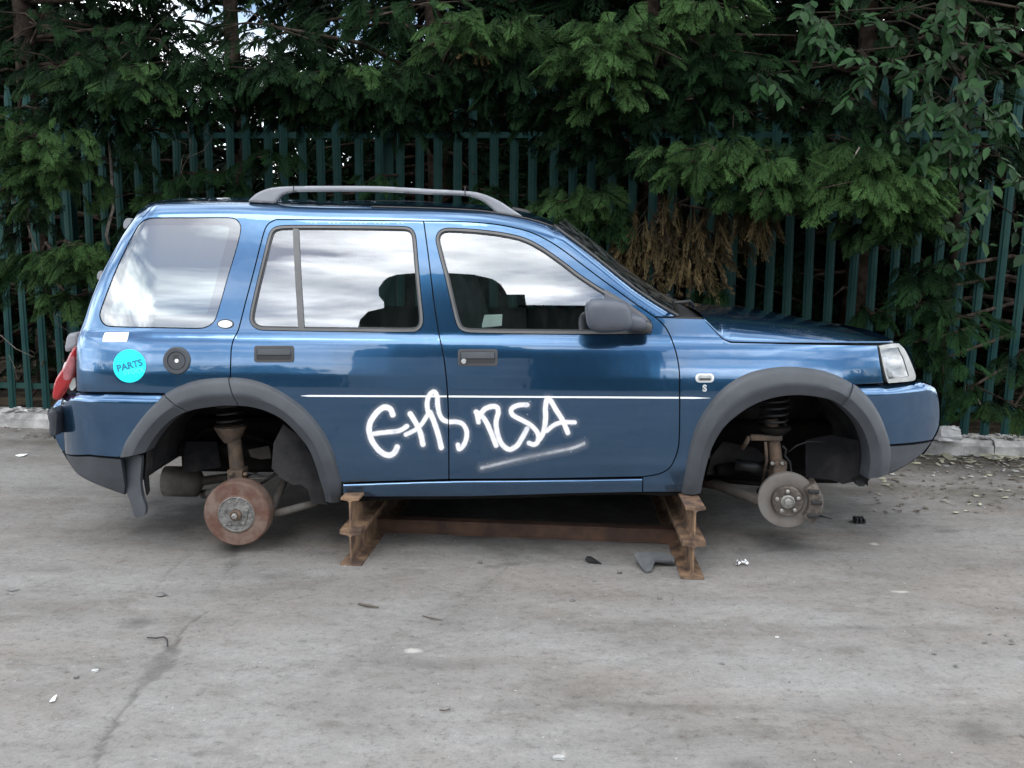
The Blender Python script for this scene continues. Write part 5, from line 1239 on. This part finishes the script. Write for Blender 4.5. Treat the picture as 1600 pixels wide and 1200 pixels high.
# silencer and tail pipe seen through the rear arch
sc_ = at(283, 752, .62); tube('exhaust_silencer', [sc_ + Vector((-.10, 0, 0)), sc_ + Vector((-.085, 0, 0)), sc_ + Vector((.09, .0, .0)), sc_ + Vector((.12, 0, 0))], [.03, .085, .085, .03], 'arm', car, 14)
tube('exhaust_pipe', [sc_ + Vector((.1, 0, 0)), sc_ + Vector((.3, .05, .02)), sc_ + Vector((.5, .1, .1)), sc_ + Vector((1.6, .15, .08))], .026, 'arm', car, 10)

# --- running gear
def rear_gear():
    c = at(369.5, 803.5, .10)
    hub = add('brake_drum', lathe([(.13, .10), (.13, .150), (.09, .160), (.085, .166), (.012, .166), (.004, .162), (0, .157), (0, .098), (-.004, .094), (-.006, .088), (.004, .084), (.004, .060), (-.004, .056), (-.006, .030)], c), 'rust', car)
    add('hub_face', lathe([(-.001, .094), (-.005, .090), (-.006, .086), (-.002, .082), (-.002, .058), (-.008, .055), (-.010, .030)], (c.x, c.y - .001, c.z)), 'drum', hub)
    add('hub_cap', lathe([(-.006, .030), (-.022, .028), (-.026, .024), (-.026, .017), (-.020, .016), (-.020, .012), (-.034, .011), (-.036, .008), (-.036, .0005)], c, n=24), 'strut', hub)
    add('hub_nut', lathe([(-.022, .016), (-.038, .015), (-.040, .010), (-.040, .0005)], c, n=6), 'stud', hub)
    for i in range(5):
        a = R_(20 + 72 * i); p = (c.x + .058 * math.cos(a), c.y - .004, c.z + .058 * math.sin(a)); add('wheel_stud_hole', lathe([(.004, .0085), (-.008, .0085), (-.010, .006), (-.010, .0005)], p, n=12), 'drum', hub)
    for i in range(9):
        random.seed(i); a = R_(random.uniform(0, 360)); r = random.uniform(.066, .082); p = (c.x + r * math.cos(a), c.y - .002, c.z + r * math.sin(a)); add('metal_fleck', lathe([(.003, .006), (-.005, .004), (-.006, .0005)], p, n=7), 'stud', hub)
    Y = .24
    q = lambda a, b, y=Y: at(a, b, y)
    tube('strut', [q(372, 760), q(371, 735), q(366, 690), q(361, 668)], [.036, .036, .035, .032], 'strut', car, 16)
    add('strut_clamp', bevel(pyd(*box_vf(q(360, 742).x, q(384, 742).x, Y - .055, Y + .05, q(372, 756).z, q(372, 731).z)), .006), 'strut', car)
    for px in (361, 383): tube('clamp_bolt', [q(px, 741, Y - .07), q(px, 741, Y + .06)], .011, 'strut', car, 8)
    s0 = q(360, 668); add('spring_seat', lathe([(-.075, .034), (-.045, .055), (-.012, .072), (0, .078), (.008, .080), (.010, .03)], s0, 'Z', 28), 'strut', car)
    pts = []
    for i in range(90): a = i * .36; pts.append((s0.x + .062 * math.cos(a), s0.y + .062 * math.sin(a), s0.z + .012 + i * .0022))
    tube('coil_spring', pts, .0075, 'black', car, 6)
    tube('trailing_arm', [q(424, 805, .18), q(470, 792, .2), q(495, 785, .22)], [.021, .02, .02], 'arm', car, 12)
    tube('lateral_link', [q(424, 800, .25), q(436, 770, .33), q(447, 745, .42)], [.022, .02, .02], 'arm', car, 12)
    tube('lateral_link', [q(352, 760, .4), q(330, 770, .55), q(318, 772, .7)], .026, 'arm', car, 10)
    tube('brake_hose', [q(384, 739, .2), q(400, 741), q(418, 745), q(428, 740), q(432, 732), q(428, 715, .3)], .006, 'black', car, 6)
    tube('brake_pipe', [q(388, 748, .2), q(405, 748), q(420, 746)], .005, 'arm', car, 6)
    flatpoly('chassis_bracket', [(388, 703), (420, 697), (424, 716), (408, 718), (392, 714)], .45, 'arm', car, thick=.02)
    return hub
def front_gear():
    c = at(1229.5, 781.5, .10); Y = .24; q = lambda a, b, y=Y: at(a, b, y)
    steer = Matrix.Rotation(R_(-9), 4, 'Z')
    def turn(o):
        for v in o.data.vertices: v.co = steer @ (v.co - c) + c
        return o
    d = turn(add('brake_disc', lathe([(.030, .075), (.030, .138), (.026, .1395), (.021, .1395), (.021, .130), (.010, .130), (.010, .1395), (.004, .1395), (0, .138), (0, .082), (.001, .080), (.001, .078)], c, n=64), 'disc', car))
    turn(add('hub_hat', lathe([(.004, .080), (.006, .0775), (.002, .0765), (-.026, .0745), (-.030, .071), (-.030, .030)], c), 'hubm', d))
    turn(add('hub_centre', lathe([(-.030, .034), (-.036, .033), (-.038, .029), (-.031, .027), (-.031, .017), (-.044, .0155), (-.046, .012), (-.046, .0005)], c, n=30), 'stud', d))
    for i in range(5):
        a = R_(95 + 72 * i); p = (c.x + .053 * math.cos(a), c.y - .030, c.z + .053 * math.sin(a)); turn(add('wheel_stud', lathe([(0, .0095), (-.010, .0095), (-.013, .006), (-.013, .0005)], p, n=12), 'stud', d))
    # caliper round the leading edge
    V = []; prof = [(-.048, .098), (-.052, .115), (-.050, .150), (-.03, .162), (.04, .165), (.07, .155), (.08, .11), (.07, .098)]
    n = 16
    for i in range(n + 1):
        a = R_(-42 + 84 * i / n)
        for y, r in prof:
            rr_ = r + (.006 if 4 < i < 12 else 0) * (1 if r > .12 else 0); V.append((c.x + rr_ * math.cos(a), c.y + y, c.z + rr_ * math.sin(a)))
    m_ = len(prof); Fc = [(i * m_ + j, i * m_ + (j + 1) % m_, (i + 1) * m_ + (j + 1) % m_, (i + 1) * m_ + j) for i in range(n) for j in range(m_)]
    Fc += [tuple(range(m_))[::-1], tuple(range(n * m_, n * m_ + m_))]
    cal = turn(add('brake_caliper', bevel(pyd(V, Fc), .003, 1), 'hubm', car))
    for a in (-26, 4, 30):
        p = Vector((c.x + .128 * math.cos(R_(a)), c.y - .052, c.z + .128 * math.sin(R_(a)))); turn(add('caliper_rib', bevel(pyd(*box_vf(p.x - .022, p.x + .03, p.y - .012, p.y + .02, p.z - .009, p.z + .009)), .004), 'black', cal))
    tube('strut', [q(1216, 745), q(1212, 715), q(1208, 690), q(1205, 655)], [.03, .032, .034, .034], 'strut', car, 16)
    add('knuckle', bevel(pyd(*box_vf(q(1205, 735).x, q(1226, 735).x, Y - .045, Y + .05, q(1215, 755).z, q(1215, 718).z)), .01), 'strut', car)
    s0 = q(1208, 668); add('spring_seat', lathe([(-.05, .036), (-.03, .06), (-.008, .083), (.0, .086), (.008, .086), (.010, .03)], s0, 'Z', 28), 'under', car)
    pts = []
    for i in range(70): a = i * .4; pts.append((s0.x + .066 * math.cos(a), s0.y + .066 * math.sin(a), s0.z + .012 + i * .0022))
    tube('coil_spring', pts, .0075, 'black', car, 6)
    add('steering_arm', bevel(pyd(*box_vf(q(1168, 681).x, q(1218, 681).x, Y - .055, Y - .02, q(1190, 685.5).z, q(1190, 677).z)), .006), 'strut', car)
    tube('track_rod', [q(1170, 682, .2), q(1167, 690, .2), q(1160, 700, .24)], .012, 'strut', car, 8)
    tube('lower_arm', [q(1212, 790, .2), q(1175, 778, .32), q(1120, 757, .55), q(1090, 752, .7)], [.03, .028, .03, .03], 'arm', car, 10)
    tube('anti_roll_bar', [q(1225, 745, .3), q(1190, 755, .4), q(1150, 752, .5), q(1105, 748, .6)], .016, 'under', car, 8)
    tube('brake_hose', [q(1222, 696), q(1228, 702), q(1226, 712), q(1234, 722), q(1236, 738), q(1240, 748)], .007, 'black', car, 6)
    tube('drive_shaft', [q(1232, 782, .2), q(1205, 775, .45), q(1190, 768, .9)], [.035, .018, .03], 'under', car, 10)
    tube('sensor_wire', [q(1232, 706), q(1245, 696), q(1262, 690), q(1300, 690)], .004, 'black', car, 5)
rear_gear(); front_gear()
q_ = lambda a, b, y: at(a, b, y)
tube('handbrake_cable', [q_(400, 760, .3), q_(430, 742, .34), q_(455, 735, .4), q_(500, 742, .5)], .007, 'black', car, 6)
tube('fuel_pipe', [q_(300, 690, .5), q_(320, 672, .5), q_(345, 668, .5), q_(420, 690, .5), q_(460, 720, .5)], .012, 'under', car, 6)
tube('chassis_rail', [q_(250, 700, .52), q_(320, 700, .52), q_(420, 706, .52), q_(470, 735, .52)], .045, 'under', car, 8)
tube('subframe', [q_(1120, 735, .45), q_(1160, 730, .5), q_(1200, 738, .55), q_(1290, 742, .55)], [.03, .035, .035, .03], 'under', car, 8)
tube('gaiter', [q_(1150, 726, .4), q_(1165, 728, .38), q_(1180, 730, .36), q_(1195, 733, .34)], [.035, .028, .034, .02], 'black', car, 10)
tube('steering_rod', [q_(1195, 733, .34), q_(1215, 742, .26)], .009, 'arm', car, 8)
tube('link_rod', [q_(1196, 690, .2), q_(1198, 720, .22), q_(1192, 752, .3)], .008, 'strut', car, 6)
for a_, b_ in ((1207, 724), (1222, 724), (1208, 745), (1223, 748)):
    p = q_(a_, b_, .19); add('bolt_head', lathe([(.01, .010), (-.006, .010), (-.008, .007), (-.008, .0005)], p, n=6), 'stud', car)
for nm in ('brake_drum', 'brake_disc'):
    mirrored(bpy.data.objects[nm], car)

# --- interior
def seat(x, y, w_, rear=False):
    s = add('seat', pyd(*superq((x, y, .78), (.27, w_, .11), .5), True), 'fabric', car)
    add('seat_back', pyd(*superq((x - .30, y, 1.09), (.10, w_, .34), .5, tw=lambda p: Vector((p.x - p.z * .28, p.y * (1 - .12 * max(0, p.z / .34)), p.z))), True), 'fabric', s)
    for yy in ((y,) if not rear else (y - .35, y + .35)):
        add('head_rest', pyd(*superq((x - .415, yy, 1.50 if not rear else 1.47), (.052, .135, .085), .55), True), 'fabric', s)
        for dy in (-.05, .05): tube('head_rest_post', [(x - .40, yy + dy, 1.36), (x - .415, yy + dy, 1.46)], .007, 'silver', s, 6)
seat(.06, .50, .24); seat(.06, 1.30, .24); seat(-.75, .90, .56, True)
v, f = join_np([box_vf(xs[0] + .04, xs[1] - .02, .12, 1.68, .60, .64), box_vf(-1.98, xs[0] + .04, .14, 1.66, .86, .90), box_vf(.93, .99, .16, 1.64, .5, 1.13)])
add('cabin_floor', pyd(v, f), 'black', car)
add('dashboard', pyd(*superq((.76, .9, 1.05), (.24, .70, .13), .5, tw=lambda p: Vector((p.x, p.y, p.z - max(0, -p.x) * .15))), True), 'black', car)
swc = Vector((.46, .50, 1.12)); V = []; Fc = []
ax = Vector((-.86, 0, .5)).normalized(); e1 = Vector((0, 1, 0)); e2 = ax.cross(e1)
ring = [swc + (e1 * math.cos(t) + e2 * math.sin(t)) * .185 for t in np.linspace(0, 2 * math.pi, 41)]
sw = tube('steering_wheel', ring, .015, 'seal', car, 8)
add('steering_hub', pyd(*superq(swc, (.05, .07, .06), .6), True), 'seal', sw)
for a in (90, 210, 330): tube('steering_spoke', [swc, swc + (e1 * math.cos(R_(a)) + e2 * math.sin(R_(a))) * .18], .012, 'seal', sw, 6)
panel_paper = add('paper_sheet', pyd([at(752, 512, .35), at(784, 509, .35), at(785, 491, .42), at(757, 492, .42)], [(0, 1, 2, 3)]), 'papr', None)
tag(panel_paper, 'white paper sheet lying inside behind the front door window', 'paper')
# ================================================================== small things on the ground
def rock(name, c, r, m, label, cat, seed, flat=.6):
    b = bmesh.new(); bmesh.ops.create_icosphere(b, subdivisions=2, radius=1); rr2 = np.random.default_rng(seed)
    ph = rr2.uniform(0, 6, 6)
    for v in b.verts:
        k = 1 + .18 * math.sin(v.co.x * 3 + ph[0]) + .15 * math.sin(v.co.y * 4 + ph[1]) + .12 * math.sin(v.co.z * 5 + ph[2]) + rr2.uniform(-.07, .07)
        v.co = Vector((v.co.x * r[0] * k, v.co.y * r[1] * k, v.co.z * r[2] * k))
    zmin = min(v.co.z for v in b.verts)
    for v in b.verts: v.co += Vector((c.x, c.y, c.z - zmin - .004))
    me = bpy.data.meshes.new('m'); b.to_mesh(me); b.free(); o = add(name, me, m); return tag(o, label, cat)
g_ = lambda a, b, z=.0: ground(a, b, z)
def shard(name, px, zs, m, label, cat, th=.006):
    """a bent flat piece: outline on the ground with its own heights, given real thickness"""
    top = [Vector((g_(a, b).x, g_(a, b).y, z + .004)) for (a, b), z in zip(px, zs)]; n = len(top)
    nrm = Vector((0, 0, 1)); V = top + [p - Vector((0, -.001, th)) for p in top]
    c0 = sum(top, Vector()) / n; V.append(c0 + Vector((0, 0, .003)))
    Fc = [(i, (i + 1) % n, 2 * n) for i in range(n)] + [(i, n + i, n + (i + 1) % n, (i + 1) % n) for i in range(n)] + [tuple(range(2 * n - 1, n - 1, -1))]
    return tag(add(name, pyd(V, Fc), m), label, cat)
# broken grey trim beside the front stand
shard('plastic_fragment', [(990, 881), (1003, 892), (1010, 896), (1018, 894), (1020, 886), (1048, 886), (1054, 884), (1053, 880), (1040, 879), (1000, 878)], [.045, .01, .006, .006, .03, .03, .008, .03, .045, .05], 'gplast', 'broken grey plastic trim piece lying beside the front stand', 'debris', .008)
shard('plastic_fragment', [(914, 878), (920, 881), (928, 882), (940, 883), (930, 879), (924, 876), (917, 876)], [.012, .006, .01, .005, .014, .018, .02], 'black', 'small torn black plastic scrap under the front door', 'debris', .005)
c = g_(1344, 817); v, f = join_np([box_vf(c.x - .032 + .022 * i, c.x - .018 + .022 * i, c.y - .02, c.y + .03, .002, .034 - .004 * i) for i in range(3)] + [box_vf(c.x - .03, c.x + .03, c.y + .028, c.y + .04, .002, .03)])
tag(add('plastic_clip', bevel(pyd(v, f), .003, 1), 'black'), 'ribbed black plastic clip on the ground in front of the brake disc', 'debris')
tube_o = tube('bolt', [g_(1280, 806, .012), g_(1290, 808, .008), g_(1300, 811, .004)], [.006, .004, .003], 'black', None, 6); tag(tube_o, 'thin black metal pin on the ground just behind the brake caliper', 'debris')
random.seed(3)
fx, fy = gp(1157, 884); V = []; Fc = []
for i in range(14):
    a, b_, h = fx + random.uniform(-.035, .035), fy + random.uniform(-.018, .018), random.uniform(.004, .02); d_ = random.uniform(.006, .014); t0 = random.uniform(0, 3)
    k = len(V); V += [(a + d_ * math.cos(t0 + q * 2.1), b_ + d_ * math.sin(t0 + q * 2.1), max(.001, h + random.uniform(-.006, .006))) for q in range(3)] + [(a, b_, h + .012)]; Fc += [(k, k + 1, k + 3), (k + 1, k + 2, k + 3), (k + 2, k, k + 3), (k, k + 2, k + 1)]
tag(add('foil_scrap', pyd(V, Fc), 'foil'), 'crumpled silver foil scrap on the concrete right of the front stand', 'debris')
rock('stone', g_(253, 931), (.022, .015, .009), 'dstone', 'flat dark pebble on the concrete in front of the rear drum', 'stone', 1)
rock('stone', g_(750, 881), (.013, .010, .010), 'dstone', 'small dark pebble under the front door sill', 'stone', 2)
rock('stone', g_(968, 896), (.013, .010, .009), 'dstone', 'small dark pebble just left of the broken grey trim', 'stone', 3)
rock('stone', g_(602, 889), (.009, .008, .006), 'dstone', 'tiny dark pebble right of the rear stand', 'stone', 4)
rock('stone', g_(929, 908), (.010, .008, .006), 'dstone', 'tiny dark pebble in front of the black plastic scrap', 'stone', 5)
rock('stone', g_(895, 939), (.012, .010, .007), 'dstone', 'tiny dark pebble on open concrete below the front door', 'stone', 6)
rock('stone', g_(1031, 936), (.011, .009, .008), 'dstone', 'dark pebble on the concrete in front of the front stand', 'stone', 7)
rock('stone', g_(1331, 889), (.010, .008, .006), 'dstone', 'tiny dark pebble in line with the front bumper', 'stone', 8)
rock('stone', g_(1440, 953), (.013, .009, .006), 'dstone', 'dark pebble on the right of the yard below the yellowish mark', 'stone', 9)
rock('stone', g_(119, 1059), (.009, .008, .006), 'dstone', 'small dark pebble left of the wide crack', 'stone', 10)
rock('stone', g_(1127, 1038), (.013, .009, .005), 'dstone', 'flat dark pebble in the middle of the open yard', 'stone', 11)
rock('stone', g_(20, 922), (.03, .012, .006), 'dstone', 'flat dark stone flake at the left edge of the yard', 'stone', 12)
rock('stone', g_(148, 1049), (.012, .010, .006), 'stone', 'white stone chip left of the wide crack', 'stone', 13)
rock('stone', g_(873, 1185), (.016, .014, .008), 'stone', 'white stone chip at the bottom edge of the yard', 'stone', 14)
rock('stone', g_(1214, 995), (.008, .006, .004), 'stone', 'tiny white chip on the middle of the yard', 'stone', 15)
# rock like white lump on the kerb right, litter on the kerb left
kz = .122
c = fpt(LEN + .02 - .28, .10, kz); c = ground(1484, 690, kz)
V = [(-.082, 0, 0), (.085, .0, -.004), (.088, -.012, .03), (.078, -.004, .07), (.076, .004, .098), (.055, .006, .115), (-.04, .01, .108), (-.07, .005, .095), (-.072, -.004, .04)]
n = len(V); V2 = [(x, y + .10 - .02 * (z / .1), z * .95) for x, y, z in V]; Fc = [tuple(range(n))[::-1], tuple(range(n, 2 * n))] + [(i, (i + 1) % n, n + (i + 1) % n, n + i) for i in range(n)]
me = pyd([(c.x + x, c.y + y, c.z + z) for x, y, z in V + V2], Fc); b = bmesh.new(); b.from_mesh(me); bmesh.ops.triangulate(b, faces=b.faces); bmesh.ops.subdivide_edges(b, edges=b.edges, cuts=2, use_grid_fill=True)
rr2 = np.random.default_rng(4)
for v in b.verts: v.co += Vector(rr2.normal(0, .0028, 3)); v.co.z = max(v.co.z, c.z - .004)
bmesh.ops.recalc_face_normals(b, faces=b.faces); b.to_mesh(me); b.free()
tag(add('concrete_lump', me, mat('pale_broken_concrete', (.62, .62, .62), rough=.85, var=.12, scale=14, bump=.6, bscale=50)), 'white broken concrete lump sitting on the kerb beyond the front bumper', 'rubble')
# litter: a torn white and red card at the left kerb
px = [(23, 655), (30, 646), (40, 639.5), (52, 653), (47, 656.5), (34, 651), (29, 658)]
kq = ground(38, 664); base_y = kq.y
Vc = [at(a, b_, base_y - .01 * i) for i, (a, b_) in enumerate(px)]; Vb = [p + Vector((.002, .004, 0)) for p in Vc]; n = len(px)
card = add('torn_card', pyd(Vc + Vb, [tuple(range(n)), tuple(range(2 * n - 1, n - 1, -1))] + [(i, n + i, n + (i + 1) % n, (i + 1) % n) for i in range(n)]), 'papr'); tag(card, 'torn white card with a red patch leaning on the kerb at the left', 'litter')
add('red_patch', pyd([at(a, b_, base_y - .040) for a, b_ in [(38, 645), (43, 647), (46, 650), (41, 652), (36, 649)]], [(0, 1, 2, 3, 4)]), 'redp', card)
rock('stone', ground(38, 664), (.055, .03, .05), 'dstone', 'dark stone lying against the left kerb under the torn card', 'stone', 21)
# sticks and wires
def stick(px, r, m, nm, label, cat='stick'):
    o = tube(nm, [g_(a, b_, .006 + .004 * (i % 2)) for i, (a, b_) in enumerate(px)], r, m, None, 6); tag(o, label, cat)
stick([(560, 943), (575, 946), (592, 949)], [.004, .006, .002], 'wood', 'stick', 'short splintered stick on the concrete below the rear door')
stick([(660, 962), (676, 966), (693, 969)], [.002, .003, .001], 'wood', 'stick', 'thin stick on the concrete below the front door shut line')
stick([(230, 996), (245, 997), (256, 995), (261, 999), (262, 1010)], .003, 'black', 'wire', 'bent black wire lying by the head of the wide crack', 'wire')
stick([(687, 1109), (695, 1110), (703, 1108)], .0025, 'wood', 'stick', 'tiny dark stick on the empty front of the yard')
stick([(10, 637), (24, 633), (38, 635)], .006, 'wood', 'stick', 'dark stick on the kerb top at the left edge')
# white flakes near the left edge
shard('paper_scrap', [(24, 713), (31, 711), (44, 710.5), (38, 713.5), (30, 715)], [.004] * 5, 'papr', 'flat white paper scrap on the concrete behind the rear bumper', 'litter', .003)
shard('paper_scrap', [(77, 1099), (84, 1091), (89, 1088), (86, 1097), (80, 1099)], [.003] * 5, 'papr', 'small white paper scrap near the left edge of the yard front', 'litter', .003)
# fallen leaves and grit nobody could count
r = np.random.default_rng(9)
def flakes(n, xf, name, m, smin, smax, lab, seed):
    r = np.random.default_rng(seed); V = []; T = []
    for i in range(n):
        x, y, z = xf(r); s_ = r.uniform(smin, smax); a0 = r.uniform(0, 6.28); k = len(V)
        pts = [(1, 0), (.3, .45), (-.8, .25), (-.9, -.2), (.2, -.5)]
        for (u, v_) in pts: V.append((x + s_ * (u * math.cos(a0) - v_ * math.sin(a0)), y + s_ * (u * math.sin(a0) + v_ * math.cos(a0)), z + .004 + r.uniform(0, .5) * s_))
        V.append((x, y, z + .004 + s_ * .35)); T += [(k + j, k + (j + 1) % 5, k + 5) for j in range(5)]
    o = add(name, tri_mesh(np.array(V), np.array(T)), m); o['kind'] = 'stuff'; o['label'] = lab; o['category'] = 'litter'
def kx(r, lo, hi, dn0, dn1):
    s_ = r.uniform(lo, hi); q = fpt(s_, r.uniform(dn0, dn1)); return q.x, q.y, 0.
flakes(190, lambda r: kx(r, LEN - 1.6 + 1.2 * r.random(), LEN + 1, .18, .18 + .42 * r.random()), 'fallen_leaves', 'sacking', .014, .045, 'yellowed fallen leaves along the kerb at the right', 41)
flakes(200, lambda r: kx(r, -1.2, 2.5, .18, .6), 'leaf_litter', 'wood', .008, .028, 'dark leaf litter along the kerb at the left', 42)
flakes(120, lambda r: (*(lambda q: (q.x, q.y))(fpt(r.uniform(LEN - 1.5, LEN + 1), r.uniform(-.05, .14))), .12), 'kerb_leaves', 'sacking', .010, .03, 'dry leaves lying on top of the kerb', 43)
def kz_(r, lo, hi, d0, d1, z):
    q = fpt(r.uniform(lo, hi), r.uniform(d0, d1)); return q.x, q.y, z
flakes(260, lambda r: kz_(r, -1.5, 1.2, -.06, .13, .118), 'kerb_rubble', 'stone', .012, .05, 'pale crumbled rubble on the kerb top at the left', 47)
flakes(200, lambda r: kz_(r, LEN - 1.2, LEN + 1.2, -.06, .13, .118), 'kerb_rubble', 'stone', .012, .05, 'pale crumbled rubble on the kerb top at the right', 48)
flakes(150, lambda r: kz_(r, LEN - 2.2, LEN + 1.2, .19, .9, 0), 'kerb_grit', 'stone', .008, .03, 'pale broken bits on the ground before the kerb at the right', 49)
flakes(120, lambda r: kz_(r, -1.5, 1.6, .19, .6, 0), 'kerb_grit', 'stone', .006, .02, 'pale broken bits on the ground before the kerb at the left', 50)
flakes(80, lambda r: (*(lambda q: (q.x, q.y))(ground(1620 - 260 * r.random() ** 1.5, 728 + 75 * r.random() ** 2)), 0.), 'leaf_scatter', 'sacking', .004, .034, 'dry leaves strewn over the dirt beyond the front bumper', 51)
flakes(220, lambda r: (*(lambda q: (q.x, q.y))(ground(r.uniform(1360, 1620), 722 + 80 * r.random() ** 1.6)), 0.), 'leaf_mould', 'wood', .004, .028, 'dark leaf mould over the dirt beyond the front bumper', 52)
def gr(r):
    return r.uniform(-3.4, 3.6), -2.8 + 4.4 * r.random() ** .8, -.002
flakes(700, gr, 'concrete_grit', 'stone', .0018, .006, 'pale concrete grit strewn over the yard', 44)
flakes(500, gr, 'dark_grit', 'dstone', .002, .008, 'dark grit strewn over the yard', 45)
flakes(160, lambda r: (r.uniform(1.6, 3.6), r.uniform(-2.2, -.2), -.002), 'dark_flakes', 'dstone', .004, .016, 'dark flakes strewn on the right of the yard', 46)

# --- unseen masses added behind the camera, shaped for their reflections in windows and paint
def refl_mass(name, x0, x1, y, d, h, label, roof=.6):
    root = empty(name, ((x0 + x1) / 2, y, 0)); tag(root, label, 'reflected mass')
    n = int((x1 - x0) / .3); V = []
    P = np.array([[(x0 + (x1 - x0) * i / n, y + (.04 if i % 2 else 0), z) for z in (0, h)] for i in range(n + 1)]); add('mass_front', grid_mesh(P, False), 'refl_mass', root)
    V = [(x0, y - d, 0), (x0, y, 0), (x0, y, h), (x0, y - d, h), (x1, y - d, 0), (x1, y, 0), (x1, y, h), (x1, y - d, h)]
    add('mass_sides', pyd(V, [(0, 1, 2, 3), (5, 4, 7, 6), (1, 0, 4, 5)[:0] or (0, 3, 7, 4)]), 'refl_mass', root)
    rf = [(x0 - .2, y + .3, h), (x1 + .2, y + .3, h), (x1 + .2, y - d / 2, h + roof), (x0 - .2, y - d / 2, h + roof), (x0 - .2, y - d - .3, h), (x1 + .2, y - d - .3, h)]
    add('roof', pyd(rf, [(0, 1, 2, 3), (3, 2, 5, 4)]), 'refl_mass', root)
refl_mass('low_reflected_mass', .30, 2.9, -12.5, 6, 6.9, 'unseen low mass added for its dark reflection in the front door window', .2)
# taller mass beside it, outline shaped to the silhouette mirrored in the windows
root = empty('tall_reflected_mass', (-1.3, -12.4, 0)); tag(root, 'unseen tall mass shaped for its dark reflection in both door windows', 'reflected mass')
pr_ = [(-3.05, 0), (-3.03, 5.65), (-3.02, 6.04), (-2.89, 6.5), (-2.58, 6.72), (-2.61, 7.19), (-2.73, 7.41), (-2.76, 7.86), (-2.69, 8.3), (-2.6, 8.52), (-2.44, 8.69), (-2.02, 8.80), (-1.37, 8.82), (-.83, 8.74), (-.42, 8.47), (-.25, 8.15), (-.18, 7.86), (-.12, 7.56), (.24, 7.57), (.27, 6.91), (.27, 0)]
n = len(pr_); V = [(x, -12.35, z) for x, z in pr_] + [(x, -18, z) for x, z in pr_]
add('mass_shell', pyd(V, [tuple(range(n)), tuple(range(2 * n - 1, n - 1, -1))] + [(i, n + i, n + i + 1, i + 1) for i in range(n - 1)]), 'refl_mass', root)
add('added_reflector', pyd(*box_vf(-3.06, .28, -12.34, -12.25, 0, 4.4)), 'pale_refl', root)  # unseen pale panel added to brighten the reflection in the doors
thicket('added_scrub', 5200, (-34, -3.4), (-21, -17), lambda x, r: 2.4 + .9 * np.sin(x * .7) + .6 * np.sin(x * 1.9 + 1), (.8, 1.4), 'unseen scrub added for its reflection in the rear quarter', 71, mt='refl_scrub')  # unseen scrub, added and kept pale to lift reflections in the paint
thicket('added_scrub', 5200, (3.2, 34), (-20, -16), lambda x, r: 2.3 + 1.0 * np.sin(x * .6 + 2) + .7 * np.sin(x * 1.7), (.8, 1.4), 'unseen scrub added for its reflection in the front wing', 72, mt='refl_scrub')
